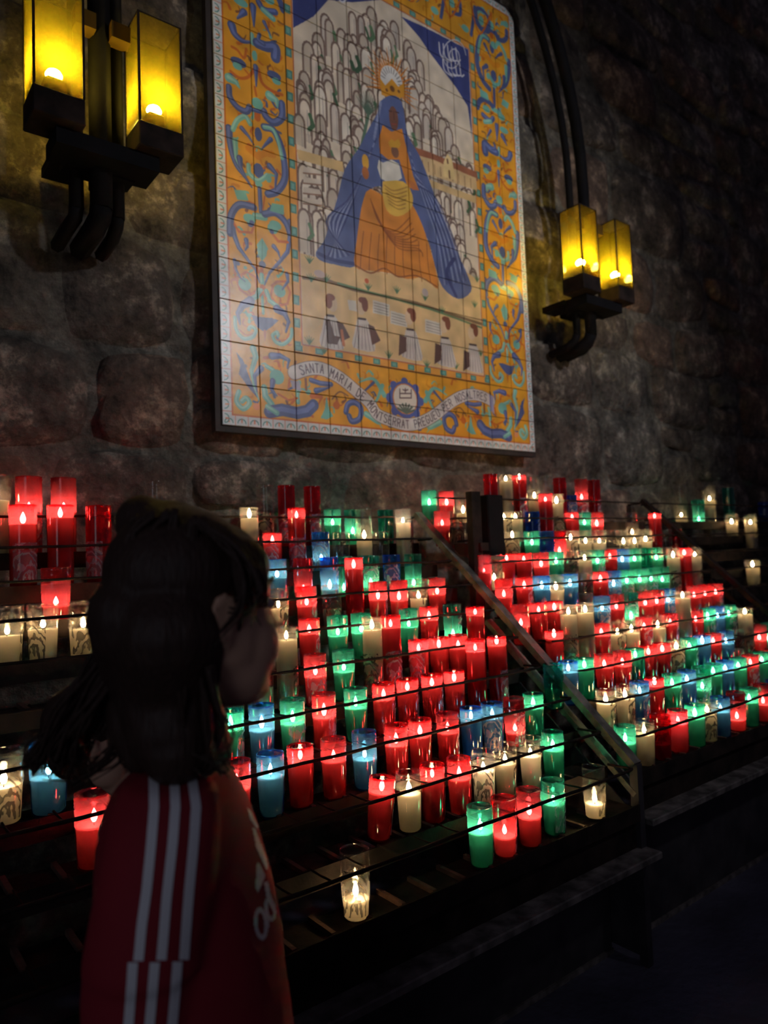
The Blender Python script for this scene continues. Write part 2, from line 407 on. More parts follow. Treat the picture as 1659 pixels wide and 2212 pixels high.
    # lower corner
    p4([(305, 1225), (370, 1300), (420, 1440), (500, 1640), (530, 1690), (420, 1560), (330, 1430), (345, 1350)], BLU)
    s4([(465, 1190), (490, 1270), (450, 1400), (470, 1530), (520, 1680)], 50, TEA, taper=True); s4([(540, 1380), (480, 1450), (500, 1600)], 44, BLU, taper=True)
    s4(smooth([(330, 1600), (310, 1690), (370, 1760), (430, 1710), (400, 1660), (360, 1690)]), 34, TEA)
    s4([(570, 1280), (640, 1270)], 30, ORG); s4([(640, 1262), (720, 1262), (800, 1300), (790, 1380)], 52, BLU, taper=True)
    s4([(590, 1360), (660, 1400)], 30, TEA); c4(690, 1460, 74, TEA); s4([(650, 1500), (640, 1580), (690, 1640)], 44, BLU, taper=True)
    s4([(810, 1480), (800, 1560)], 24, ORG); s4([(900, 1510), (880, 1600), (890, 1700)], 30, TEA); c4(985, 1600, 30, TEA)
    s4([(960, 1480), (965, 1580)], 26, BRN); s4([(1010, 1490), (1100, 1520), (1200, 1530)], 36, BLU); s4([(1060, 1590), (1190, 1560)], 44, BLU, taper=True)
    s4([(1020, 1640), (1110, 1650), (1080, 1720)], 50, ORG, taper=True); p4([(1155, 1640), (1180, 1760), (1220, 1830), (1160, 1860), (1100, 1850), (1140, 1760)], TEA)
    s4([(570, 1560), (580, 1640), (640, 1720)], 44, TEA); s4([(700, 1620), (800, 1680), (880, 1660)], 20, ORG)
    s4([(620, 1790), (740, 1770), (880, 1800), (980, 1780), (1035, 1725)], 84, BLU); s4([(600, 1740), (690, 1800)], 36, TEA)
    s4(smooth([(1340, 1790), (1360, 1720), (1420, 1700), (1480, 1750), (1470, 1850), (1400, 1880), (1370, 1830)]), 44, BLU); s4(smooth([(1210, 1670), (1280, 1600), (1360, 1640)]), 14, BRN)
    s4([(1530, 1810), (1640, 1880)], 46, TEA); c4(1250, 1730, 40, ORG); c4(500, 1740, 36, (220, 140, 90))
    # upper part of the side band
    s2(smooth([(225, 1150), (240, 1320), (290, 1480), (370, 1590), (430, 1680)]), 50, BLU, taper=True)
    s2(smooth([(260, 1160), (300, 1080), (370, 1045), (415, 1110)]), 34, TEA); s2([(280, 1260), (290, 1420), (330, 1520)], 40, TEA, taper=True)
    s2(smooth([(540, 1140), (620, 1165), (680, 1280), (715, 1420), (725, 1600), (660, 1710), (575, 1740)]), 50, BLU)
    s2(smooth([(540, 1140), (620, 1165), (670, 1280), (700, 1420)]), 26, TEA)
    s2([(320, 1420), (330, 1500), (400, 1640)], 44, BLU, taper=True); s2([(590, 1490), (650, 1560), (640, 1700)], 44, BLU, taper=True)
    s2([(340, 1150), (400, 1220), (450, 1300)], 34, BLU, taper=True); s2([(600, 1250), (560, 1290), (520, 1340)], 34, BLU, taper=True)
    c2(488, 1205, 36, 66, BLU); s2([(480, 1000), (480, 1060)], 60, ORG); s2([(400, 1330), (480, 1400), (560, 1370), (620, 1390)], 60, (216, 132, 30))
    c2(490, 1530, 50, 70, BLU); s2(smooth([(400, 1480), (410, 1560), (490, 1620), (570, 1570)]), 30, TEA); c2(492, 1650, 36, 30, TEA); c2(580, 1600, 30, 40, TEA)
    s2([(500, 1690), (512, 1900)], 30, BLU); s2([(545, 1760), (530, 1880)], 14, ORG); s2([(460, 1935), (545, 1950)], 44, TEA)
    s2(smooth([(235, 2090), (245, 1930), (320, 1835), (450, 1860)]), 46, BLU); s2(smooth([(545, 1920), (640, 1910), (730, 1990), (770, 2090)]), 46, BLU)
    p2 = [(270, 1700), (370, 1710), (400, 1800), (300, 1790)]; shapes.append(('p', [z2(*q) for q in p2], 0, TEA, {}))
    p2 = [(610, 1820), (715, 1840), (720, 1930), (590, 1890)]; shapes.append(('p', [z2(*q) for q in p2], 0, TEA, {}))
    c2(410, 1960, 60, 44, TEA); c2(640, 2020, 60, 44, TEA); c2(430, 2000, 24, 28, BLU)
    s2(smooth([(225, 780), (235, 870), (300, 960), (380, 1000), (410, 960)]), 42, BLU); s2(smooth([(700, 930), (700, 1050), (630, 1100), (560, 1050), (540, 1000)]), 50, BLU)
    s2([(225, 700), (290, 740), (320, 790)], 60, TEA, taper=True); s2([(590, 860), (650, 900), (660, 960)], 66, TEA, taper=True)
    c2(480, 930, 55, 55, TEA); s2([(430, 980), (500, 1000)], 30, BLU)
    s2(smooth([(240, 640), (320, 700), (400, 690), (450, 620)]), 26, ORG); s2(smooth([(490, 620), (520, 740), (600, 810), (700, 850)]), 30, ORG)
    s2([(465, 600), (470, 780)], 38, BLU, taper=True); s2([(455, 780), (470, 860)], 20, ORG)
    c2(310, 560, 75, 44, BLU); c2(300, 595, 44, 34, TEA); c2(630, 680, 70, 44, BLU); c2(650, 730, 44, 34, TEA)
    s2(smooth([(250, 230), (280, 310), (350, 370), (440, 380)]), 62, BLU, taper=True); s2([(430, 310), (440, 390)], 30, TEA)
    s2(smooth([(480, 390), (560, 420), (640, 430), (640, 520)]), 70, BLU); s2(smooth([(500, 310), (490, 360), (540, 400)]), 26, BLU); s2([(540, 200), (600, 320)], 30, BLU, taper=True)
    s2(smooth([(250, 420), (300, 450), (360, 520), (380, 440)]), 24, ORG); c2(455, 500, 26, 50, TEA); c2(540, 530, 60, 60, (208, 138, 22))
    s2([(440, 60), (450, 240)], 50, BLU, taper=True); s2(smooth([(490, 20), (540, 90), (640, 110)]), 44, BLU); s2([(530, 90), (620, 170)], 40, TEA); s2([(360, 110), (300, 170)], 50, BLU, taper=True); c2(330, 20, 70, 40, TEA)
    rf = random.Random(8)
    for i in range(260):                 # small filling leaves and curls behind the main scrolls
        if i < 150: u_ = rf.uniform(.45, 1.85); v_ = rf.uniform(2.2, 12.8)
        else: u_ = rf.uniform(.45, 5.4); v_ = rf.choice((rf.uniform(.4, 1.85), rf.uniform(13.15, 14.6)))
        a = rf.uniform(0, 6.28); c_ = rf.choice((ORG, ORG, TEA, BLU, (206, 128, 26), BRN)); r_ = rf.uniform(.08, .2)
        for mir in (0, 1):
            q = smooth([(u_, v_), (u_+r_*math.cos(a), v_+r_*math.sin(a)), (u_+r_*math.cos(a)+r_*math.cos(a+1.4), v_+r_*math.sin(a)+r_*math.sin(a+1.4))], 3)
            stroke([(11-x, y) if mir else (x, y) for x, y in q], rf.uniform(.05, .09), c_, .9, taper=True)
    for kind, pts, wd_, c, k in shapes:
        if kind == 's' and c in (BLU, TEA): wd_ *= 1.35
        for mir in (0, 1):
            q = [(11-x, y) if mir else (x, y) for x, y in pts]
            (poly(q, c) if kind == 'p' else stroke(q, wd_, c, **k))
            if kind == 's' and c in (BLU, TEA): stroke([(x-.02, y+.02) for x, y in q], wd_*.4, (104, 118, 170) if c == BLU else (150, 200, 180), **k)
            if min(p[1] for p in pts) > 5.0 and kind == 's' or (kind == 'p' and min(p[1] for p in pts) > 5.0):
                q2 = [(x, y+5.9) for x, y in q]
                if max(p[1] for p in q2) < 14.7 and min(p[1] for p in q2) > 10.3:
                    (poly(q2, c) if kind == 'p' else stroke(q2, wd_, c, **k))
    # top band: simple scroll
    for i in range(7):
        cx = 1.6+i*1.3
        for sg in (1,):
            stroke(smooth([(cx-.5, 13.3), (cx-.2, 14.3), (cx+.3, 14.3), (cx+.35, 13.8), (cx+.05, 13.7)]), .13, BLU)
            poly(ell((cx+.55, 13.4), .16, .12), TEA); stroke(smooth([(cx-.45, 14.4), (cx-.1, 13.5), (cx+.5, 14.5)]), .06, ORG)
            poly(ell((cx, 14.0), .12, .16), TEA)
    # ---- inner picture
    poly([(B1, B1), (11-B1, B1), (11-B1, 15-B1), (B1, 15-B1)], (222, 150, 60))
    n = 26
    def sq(x, y, a, b):
        poly([(x-a, y-b), (x+a, y-b), (x+a, y+b), (x-a, y+b)], (72, 128, 116)); poly([(x-a*.6, y-b*.6), (x+a*.6, y-b*.6), (x+a*.6, y+b*.6), (x-a*.6, y+b*.6)], (104, 160, 146))
    for i in range(19):
        y = 2.17+i*.592
        sq(2.10, y, .085, .12); sq(8.90, y, .085, .12)
    for i in range(12):
        x = 2.12+i*.6165
        sq(x, 2.12, .12, .075); sq(x, 12.88, .12, .075)
    poly([(2.24, 2.24), (8.76, 2.24), (8.76, 12.76), (2.24, 12.76)], (212, 196, 172))
    for a, b in (((2.23, 2.23), (8.77, 2.23)), ((8.77, 2.23), (8.77, 12.77)), ((8.77, 12.77), (2.23, 12.77)), ((2.23, 12.77), (2.23, 2.23))): stroke([a, b], .035, (176, 92, 60))
    stroke([(2.0, 2.0), (9.0, 2.0)], .05, (150, 92, 40)); stroke([(2.0, 2), (2.0, 13)], .03, (150, 92, 40)); stroke([(9.0, 2), (9.0, 13)], .03, (150, 92, 40)); stroke([(2, 13), (9, 13)], .04, (150, 92, 40))
    def P(pts): return [px(*p) for p in pts]
    def inner(pts): return [(min(max(x, 2.26), 8.74), min(max(y, 2.26), 12.74)) for x, y in pts]
    # sky corners
    poly(inner(P([(866, 36), (915, 58), (1014, 106), (1019, 300), (1010, 230), (985, 190), (955, 150), (925, 110), (905, 80)])), (58, 66, 118))
    poly(inner([(2.2, 12.8), (5.2, 12.8), (4.2, 12.2), (3.4, 11.9), (2.9, 11.2), (2.2, 10.6)]), (58, 66, 118))
    for (cx, cy) in ((978, 118), (986, 150)):
        for q in range(5):
            stroke(smooth(P([(cx-30+q*9, cy-26+q*3), (cx-26+q*9, cy+2+q*3), (cx-8+q*6, cy+16-q)])), .045, (206, 204, 210))
    stroke(smooth([px(978+18*math.cos(a*.5)*a/16, 122+26*math.sin(a*.5)*a/16) for a in range(2, 26)]), .03, (206, 204, 210))
    for q in range(4): stroke(smooth([(2.5+q*.35, 12.6-q*.1), (2.8+q*.35, 12.2-q*.05), (3.2+q*.3, 12.35)]), .05, (206, 204, 210))
    # rocky needles
    rnd = random.Random(5)
    def needle(x, y, hh, ww, c):
        top = ell((x, y), ww, ww*1.5, 14)[0:8]
        pts = [(x+ww, y-hh)] + top + [(x-ww, y-hh)]
        poly(pts, c); stroke(pts, .06, (108, 86, 76), .85); stroke([(x+ww*.4, y), (x+ww*.45, y-hh)], .03, (150, 138, 132), .7)
    tops = []
    for i in range(330):
        u_ = rnd.uniform(2.35, 8.65); v_ = rnd.uniform(5.2, 12.3)
        lim = 12.35 - abs(u_-5.3)*.55 - max(0, (u_-6.3))*.75 - max(0, 3.2-u_)*1.3
        if v_ > lim: continue
        tops.append((v_, u_))
    for v_, u_ in sorted(tops, reverse=True):
        needle(u_, v_, rnd.uniform(.5, 1.1), rnd.uniform(.11, .19), [(214, 198, 176), (196, 184, 168), (224, 212, 192), (186, 172, 152)][rnd.randrange(4)])
        if rnd.random() < .55: stroke([(u_+.15, v_-.1), (u_+.25, v_-.35), (u_+.12, v_-.5)], rnd.uniform(.07, .14), [(64, 96, 66), (86, 118, 84), (58, 84, 60)][rnd.randrange(3)])
    # palm left
    for a in range(-6, 7):
        b0 = px(795, 250); stroke([b0, (b0[0]+a*.07, b0[1]+.75-abs(a)*.05)], .045, (80, 104, 86), taper=True)
    stroke(P([(795, 250), (780, 320)]), .1, (84, 110, 88))
    # buildings
    poly(P([(895, 318), (925, 328), (1030, 372), (1032, 392), (930, 360), (905, 345)]), (150, 92, 66))
    poly(P([(900, 335), (935, 345), (1028, 385), (1030, 412), (940, 382), (905, 372)]), (208, 176, 126))
    for q in range(9): stroke(P([(912+q*13, 346+q*5), (913+q*13, 366+q*5)]), .03, (140, 104, 74))
    poly(P([(958, 350), (966, 332), (976, 345), (984, 390), (956, 382)]), (218, 190, 130)); stroke(P([(966, 345), (967, 352)]), .07, (110, 74, 56)); stroke(P([(970, 370), (971, 384)]), .07, (110, 74, 56))
    poly(P([(905, 380), (1028, 425), (1028, 440), (925, 402)]), (200, 168, 116)); poly(P([(640, 322), (740, 350), (742, 372), (645, 345)]), (206, 172, 116))
    for q in range(4): poly(P([(655, 360+q*22), (690, 366+q*22), (694, 376+q*22), (655, 374+q*22)]), (204, 190, 172)); stroke(P([(655, 374+q*22), (694, 378+q*22)]), .04, (140, 104, 84))
    # ground
    G = (214, 178, 124)
    poly(inner(P([(640, 545), (700, 560), (800, 585), (900, 600), (960, 560), (1045, 620), (1050, 830), (640, 760)])), G)
    poly(inner(P([(960, 555), (1045, 610), (1045, 640), (1000, 600)])), G)
    stroke(P([(655, 600), (705, 605), (760, 625), (830, 640), (900, 655), (960, 675), (1040, 700)]), .09, (118, 92, 66)); stroke(P([(730, 612), (800, 632), (860, 648), (930, 668), (1040, 708)]), .06, (94, 122, 84))
    for (x, y) in ((668, 560), (672, 600), (668, 735), (705, 600), (857, 625), (918, 640), (955, 668), (1025, 655), (1030, 600), (922, 785), (985, 788), (700, 755), (840, 765), (795, 618), (1038, 760)):
        b0 = px(x, y+8)
        for a in (-2, -1, 0, 1, 2): stroke([b0, (b0[0]+a*.07, b0[1]+.22-abs(a)*.03)], .045, (74, 112, 80), taper=True)
    poly(ell(px(792, 607), .07, .07), (188, 84, 48)); poly(ell(px(690, 592), .17, .1), (186, 164, 158)); poly(ell(px(918, 632), .12, .12), (178, 160, 156))
    # halo and crown
    for a in range(-13, 14):
        t = math.radians(a*8.2); c0 = px(846, 190); r0, r1 = .55, (1.15 if a % 2 else .9)
        stroke([(c0[0]+math.sin(t)*r0*.8, c0[1]+math.cos(t)*r0), (c0[0]+math.sin(t)*r1*.85, c0[1]+math.cos(t)*r1)], .075, (196, 116, 44), taper=True)
    poly(ell(px(846, 178), .42, .48), (208, 204, 196)); 
    for a in range(-5, 6):
        t = math.radians(a*16); c0 = px(846, 180); stroke([(c0[0]+math.sin(t)*.25, c0[1]+math.cos(t)*.3), (c0[0]+math.sin(t)*.40, c0[1]+math.cos(t)*.46)], .03, (120, 116, 110))
    poly(P([(820, 168), (832, 185), (846, 170), (860, 188), (874, 178), (872, 210), (850, 216), (824, 205)]), (206, 140, 44)); poly(ell(px(847, 192), .09, .09), (110, 70, 40)); poly(ell(px(835, 195), .05, .05), (110, 70, 40)); poly(ell(px(861, 198), .05, .05), (110, 70, 40))
    # mantle
    MB, MD, ML = (82, 94, 136), (52, 60, 104), (134, 144, 176)
    poly(P(smooth([(822, 218), (845, 206), (868, 222), (880, 290), (905, 335), (925, 385), (945, 440), (965, 490), (985, 540), (1012, 600), (1017, 630), (990, 646), (955, 620), (938, 570), (925, 520), (900, 480), (880, 435), (830, 405), (800, 410), (785, 460), (775, 520), (768, 575), (725, 572), (690, 562), (682, 545), (700, 520), (712, 480), (728, 430), (745, 365), (775, 320), (790, 290), (805, 262), (818, 240)], 3)), MB)
    for a in range(9): stroke(smooth(P([(812-a*4, 300+a*10), (775-a*3, 400+a*4), (745-a*5, 480), (705+a*6, 560-a)])), .05, (ML if a % 2 else MD), .8)
    for a in range(10): stroke(smooth(P([(885+a*2, 330+a*8), (915+a*3, 430), (945+a*4, 520), (960+a*5, 615-a)])), .05, (MD if a % 2 else ML), .8)
    stroke(smooth(P([(688, 548), (720, 562), (765, 570)])), .1, MD); stroke(smooth(P([(980, 560), (965, 590), (985, 640)])), .12, MD)
    stroke(smooth(P([(822, 222), (815, 260), (808, 300)])), .09, ML, .7)
    # dress
    RO, RD = (206, 126, 50), (138, 74, 38)
    poly(P([(826, 270), (845, 285), (868, 278), (880, 330), (892, 380), (905, 412), (880, 405), (862, 345), (838, 345), (820, 330), (818, 300)]), RO)
    poly(P(smooth([(800, 408), (820, 418), (850, 440), (880, 432), (905, 470), (925, 525), (940, 580), (946, 625), (915, 600), (880, 603), (840, 590), (800, 585), (766, 575), (770, 520), (780, 450), (790, 415)], 3)), RO)
    poly(ell(px(850, 256), .17, .36), (112, 74, 60)); stroke(P([(850, 240), (851, 258)]), .03, (80, 50, 42)); stroke(P([(840, 240), (846, 241)]), .035, (64, 40, 36)); stroke(P([(854, 242), (861, 244)]), .035, (64, 40, 36)); stroke(P([(846, 268), (856, 269)]), .03, (150, 70, 60))
    for a in range(8): stroke(smooth(P([(800+a*3, 430+a*8), (818+a*6, 480+a*8), (850+a*8, 500+a*6), (885+a*4, 470+a*12)])), .035, RD, .8)
    for a in range(9): stroke(smooth(P([(785+a*17, 500+a*3), (780+a*18, 545+a*3), (778+a*19, 580+a*4)])), .03, RD, .8)
    stroke(smooth(P([(766, 572), (800, 590), (830, 580), (860, 598), (900, 596), (944, 620)])), .04, RD)
    # child and orb
    poly(P([(826, 352), (845, 345), (862, 355), (868, 385), (845, 400), (822, 385), (815, 362), (818, 345)]), (212, 206, 190)); poly(ell(px(853, 328), .14, .18), (120, 82, 62)); poly(P([(838, 308), (845, 300), (852, 306), (860, 300), (866, 312), (862, 320), (842, 318)]), (206, 150, 50))
    poly(P(smooth([(826, 392), (870, 392), (890, 420), (888, 450), (860, 468), (835, 455), (826, 420)], 3)), (212, 168, 72))
    for a in range(6): stroke(smooth(P([(830+a*2, 400+a*8), (850+a*2, 412+a*8), (880-a, 404+a*9)])), .03, (146, 100, 44), .8)
    poly(P([(878, 385), (895, 395), (905, 412), (890, 410)]), (190, 110, 60)); poly(ell(px(789, 350), .12, .22), (214, 158, 60)); poly(ell(px(789, 374), .12, .18), (170, 98, 54))
    # singing boys
    for i, (x, y, fl) in enumerate(((714, 655, -1), (783, 662, 1), (887, 685, -1), (962, 703, -1), (1022, 718, -1))):
        wv = 22-i*1.6; hh = 100-i*3
        if i < 4:
            qx = x+22 if i == 1 else x-44
            if i: poly(P([(qx, y-14), (qx+36, y-4), (qx+36, y+22), (qx, y+14)]), (206, 198, 184)); [stroke(P([(qx+3, y-8+q*6), (qx+33, y+q*6)]), .018, (130, 116, 100)) for q in range(4)]
        if i == 1: poly(P([(750, 648), (768, 650), (772, 674), (754, 670)]), (206, 198, 184))
        poly(P(smooth([(x-wv*.6, y+28), (x+wv*.4, y+27), (x+wv*1.0, y+60), (x+wv*1.25, y+hh), (x-wv*1.0, y+hh-9), (x-wv*.9, y+60)], 3)), (200, 190, 180))
        for q in range(6): stroke(P([(x-wv*.5+q*wv*.22, y+40), (x-wv*.9+q*wv*.42, y+hh-8+q*1.5)]), .022, (140, 124, 120))
        poly(P([(x-wv*1.3 if i > 1 else x+wv*.6, y+38), (x-wv*.5 if i > 1 else x+wv*1.2, y+44), (x-wv*.5 if i > 1 else x+wv*1.9, y+74), (x-wv*1.4 if i > 1 else x+wv*1.0, y+84)]), (92, 66, 58))
        if i == 0: poly(P([(702, 690), (712, 690), (722, 725), (735, 728), (728, 745), (708, 742)]), (92, 66, 58)); stroke(P([(738, 715), (742, 745)]), .09, (186, 108, 70))
        stroke(P([(x-8, y+26), (x+6, y+28)]), .06, (70, 52, 50))
        poly(ell(px(x+(4 if i == 0 else -4), y+2), .15, .21), (212, 182, 146)); poly(ell(px(x-(4 if i == 0 else -5), y-4), .11, .20), (122, 68, 50)); poly(ell(px(x, y-13), .14, .09), (122, 68, 50))
    # ---- lower emblem
    def z5(x, y): return px(800+x/4.1475, 480+y/4.1475)
    c0 = z5(312, 1590); poly(ell(c0, .58, .52), (78, 90, 150))
    for a in range(8): poly(ell((c0[0]+.56*math.cos(a*math.pi/4), c0[1]+.5*math.sin(a*math.pi/4)), .13, .13), (78, 90, 150))
    poly(ell((c0[0], c0[1]+.02), .46, .44), (196, 118, 60)); poly(ell((c0[0], c0[1]+.02), .42, .41), (218, 206, 188))
    K = (92, 66, 62)
    for a in range(7):
        t = math.radians(-66+a*22); b0 = z5(320, 1710); stroke([b0, (b0[0]+.32*math.sin(t), b0[1]+.26*math.cos(t))], .06, (92, 104, 86))
    for pts in ([(262, 1495), (262, 1575), (365, 1575), (365, 1500)], [(262, 1535), (365, 1535)], [(312, 1490), (312, 1535)], [(290, 1500), (312, 1510), (335, 1500)]): stroke([z5(*p) for p in pts], .035, K)
    for sg in (-1, 1):
        stroke(smooth([(c0[0]+sg*.75, c0[1]+.05), (c0[0]+sg*1.1, c0[1]+.45), (c0[0]+sg*1.6, c0[1]+.3)]), .16, TEA, taper=True)
        stroke(smooth([(c0[0]+sg*.8, c0[1]+.3), (c0[0]+sg*1.0, c0[1]-.1), (c0[0]+sg*1.2, c0[1]-.3)]), .13, TEA, taper=True)
        stroke(smooth([(c0[0]+sg*1.1, c0[1]+.35), (c0[0]+sg*1.4, c0[1]+.1), (c0[0]+sg*1.65, c0[1]-.1)]), .09, BLU, taper=True)
    # ---- ribbon and its words
    rib = [z4(850, 1420), z4(1000, 1378), z4(1130, 1390), z4(1280, 1465), z4(1430, 1585), z4(1560, 1700)] + [z5(60, 1720), z5(180, 1775), z5(320, 1812), z5(450, 1795), z5(580, 1725), z5(700, 1630), z5(800, 1570), z5(900, 1545), z5(1000, 1560), z5(1080, 1600)]
    rib = smooth(rib, 8)
    stroke(rib, .37, (104, 76, 70)); stroke(rib, .34, (206, 198, 190))
    e0 = rib[0]; poly([(e0[0]-.12, e0[1]-.2), (e0[0]+.15, e0[1]-.2), (e0[0]+.2, e0[1]-.45), (e0[0]-.05, e0[1]-.4)], (168, 162, 178)); e1 = rib[-1]; poly([(e1[0]-.08, e1[1]+.2), (e1[0]+.1, e1[1]+.15), (e1[0]+.12, e1[1]-.4), (e1[0]-.06, e1[1]-.3)], (150, 148, 176))
    FNT = {'S': [[(4, 6), (3, 7), (1, 7), (0, 6), (0, 5), (4, 2.5), (4, 1), (3, 0), (1, 0), (0, 1)]], 'A': [[(0, 0), (2, 7), (4, 0)], [(1, 2.6), (3, 2.6)]], 'N': [[(0, 0), (0, 7), (4, 0), (4, 7)]],
           'T': [[(0, 7), (4, 7)], [(2, 7), (2, 0)]], 'M': [[(0, 0), (0, 7), (2, 3), (4, 7), (4, 0)]], 'R': [[(0, 0), (0, 7), (3, 7), (4, 6), (4, 4.6), (3, 3.6), (0, 3.6)], [(2, 3.6), (4, 0)]],
           'I': [[(2, 0), (2, 7)]], 'D': [[(0, 0), (0, 7), (2.6, 7), (4, 5), (4, 2), (2.6, 0), (0, 0)]], 'E': [[(4, 7), (0, 7), (0, 0), (4, 0)], [(0, 3.6), (3, 3.6)]],
           'O': [[(1, 0), (0, 1.5), (0, 5.5), (1, 7), (3, 7), (4, 5.5), (4, 1.5), (3, 0), (1, 0)]], 'P': [[(0, 0), (0, 7), (3, 7), (4, 6), (4, 4.4), (3, 3.4), (0, 3.4)]],
           'G': [[(4, 6), (3, 7), (1, 7), (0, 5.5), (0, 1.5), (1, 0), (3, 0), (4, 1), (4, 3.2), (2.4, 3.2)]], 'U': [[(0, 7), (0, 1.4), (1, 0), (3, 0), (4, 1.4), (4, 7)]], 'L': [[(0, 7), (0, 0), (4, 0)]], ' ': []}
    text = 'SANTA MARIA DE MONTSERRAT PREGUEU PER NOSALTRES'
    seg = [math.dist(a, b) for a, b in zip(rib, rib[1:])]; tot = sum(seg); n = len(text)
    def along(s_):
        for i, l_ in enumerate(seg):
            if s_ <= l_ or i == len(seg)-1:
                a, b = rib[i], rib[i+1]; t = s_/l_; return (a[0]+(b[0]-a[0])*t, a[1]+(b[1]-a[1])*t), math.atan2(b[1]-a[1], b[0]-a[0])
            s_ -= l_
    adv = (tot-.35)/n
    for i, ch in enumerate(text):
        (cx, cy), an = along(.17+adv*(i+.5)); an *= .9
        for pl in FNT[ch]:
            q = []
            for (x, y) in pl:
                lx, ly = (x-2)/4*adv*.62, (y-3.5)/7*.225
                q.append((cx+lx*math.cos(an)-ly*math.sin(an), cy+lx*math.sin(an)+ly*math.cos(an)))
            stroke(q, .026, (84, 66, 70))
    # hand-painted unevenness
    rs = np.random.RandomState(3); low = rs.rand(NR*4+2, NC*4+2).astype(np.float32)
    yy = np.linspace(0, NR*4, h); xx = np.linspace(0, NC*4, w); yi = yy.astype(int); xi = xx.astype(int); fy = (yy-yi)[:, None]; fx = (xx-xi)[None, :]
    l_ = (low[yi][:, xi]*(1-fy)*(1-fx)+low[yi+1][:, xi]*fy*(1-fx)+low[yi][:, xi+1]*(1-fy)*fx+low[yi+1][:, xi+1]*fy*fx)
    img *= (.88+.2*l_)[..., None]
    img = img**.92
    im = bpy.data.images.new('painted_tiles', w, h)
    buf = np.ones((h, w, 4), np.float32); buf[..., :3] = np.clip(img, 0, 1)
    im.pixels.foreach_set(buf.ravel()); im.update(); im.pack()
    return im
im = paint()
mt, nt, out = mat('glazed_painted_tile')
p = N(nt, 'ShaderNodeBsdfPrincipled'); p.inputs['Roughness'].default_value = 0.32; p.inputs['Specular IOR Level'].default_value = 0.5
ti = N(nt, 'ShaderNodeTexImage'); ti.image = im
nz_ = N(nt, 'ShaderNodeTexNoise'); nz_.inputs['Scale'].default_value = 14; bp = N(nt, 'ShaderNodeBump'); bp.inputs['Strength'].default_value = .12; bp.inputs['Distance'].default_value = .01
g_ = N(nt, 'ShaderNodeNewGeometry'); nt.links.new(g_.outputs['Position'], nz_.inputs['Vector']); nt.links.new(nz_.outputs['Fac'], bp.inputs['Height']); nt.links.new(bp.outputs[0], p.inputs['Normal'])
nt.links.new(ti.outputs[0], p.inputs['Base Color']); nt.links.new(p.outputs[0], out.inputs[0])
M['tile'] = mt
M['grout'] = rough_mat('brown_grout', (.05, .035, .025), (.10, .075, .05), 20, .9, .2)
M['frame'] = rough_mat('dark_wood_backing', (.010, .007, .006), (.03, .018, .014), 12, .7, .2)
def tile_panel():
    root = empty('tile_panel', (MX0+TS*NC/2, 0, MZ0), label='large painted ceramic tile picture of a seated robed figure on the stone wall', cat='tile picture')
    e = .022
    x0, x1, z0, z1 = MX0-e, MX0+TS*NC+.012, MZ0-e, MZ0+TS*NR+e
    wobj('backing_board', boxm(x0, x1, .008, .040, z0, z1), M['frame'], root)
    wobj('grout_bed', boxm(MX0, MX0+TS*NC, .003, .009, MZ0, MZ0+TS*NR-.02), M['grout'], root)
    rnd = random.Random(4)
    for j in range(NR):
        for i in range(NC):
            g = .0012; a = .0016
            X0, X1, Z0, Z1 = MX0+i*TS+g, MX0+(i+1)*TS-g, MZ0+j*TS+g, MZ0+(j+1)*TS-g
            outline = [(X0, Z0), (X1, Z0), (X1, Z1), (X0, Z1)]
            if j == NR-1 and i == NC-1: outline = [(X0, Z0), (X1, Z0), (X1, Z1-.05), (X1-.02, Z1-.02), (X1-.06, Z1), (X0, Z1)]
            if j == NR-1 and i == 0: outline = [(X0, Z0), (X1, Z0), (X1, Z1), (X0+.06, Z1), (X0+.02, Z1-.02), (X0, Z1-.05)]
            bm = bmesh.new(); cx, cz = (X0+X1)/2, (Z0+Z1)/2
            tx, tz = rnd.uniform(-.006, .006), rnd.uniform(-.006, .006)
            def yy(x, z, b): return b + tx*(x-cx) + tz*(z-cz)
            fr = [bm.verts.new((x+(cx-x)*.02, yy(x, z, -.0012), z+(cz-z)*.02)) for x, z in outline]
            md = [bm.verts.new((x, yy(x, z, .0005), z)) for x, z in outline]
            bk = [bm.verts.new((x, .007, z)) for x, z in outline]
            n = len(outline); bm.faces.new(fr)
            for k in range(n):
                bm.faces.new((md[k], md[(k+1) % n], fr[(k+1) % n], fr[k])); bm.faces.new((bk[k], bk[(k+1) % n], md[(k+1) % n], md[k]))
            bmesh.ops.recalc_face_normals(bm, faces=bm.faces)
            uv = bm.loops.layers.uv.new('uv')
            for f in bm.faces:
                for l in f.loops: l[uv].uv = ((l.vert.co.x-MX0)/(TS*NC), (l.vert.co.z-MZ0)/(TS*NR))
            wobj('tile', bm, M['tile'], root)
    return root
tile_panel()

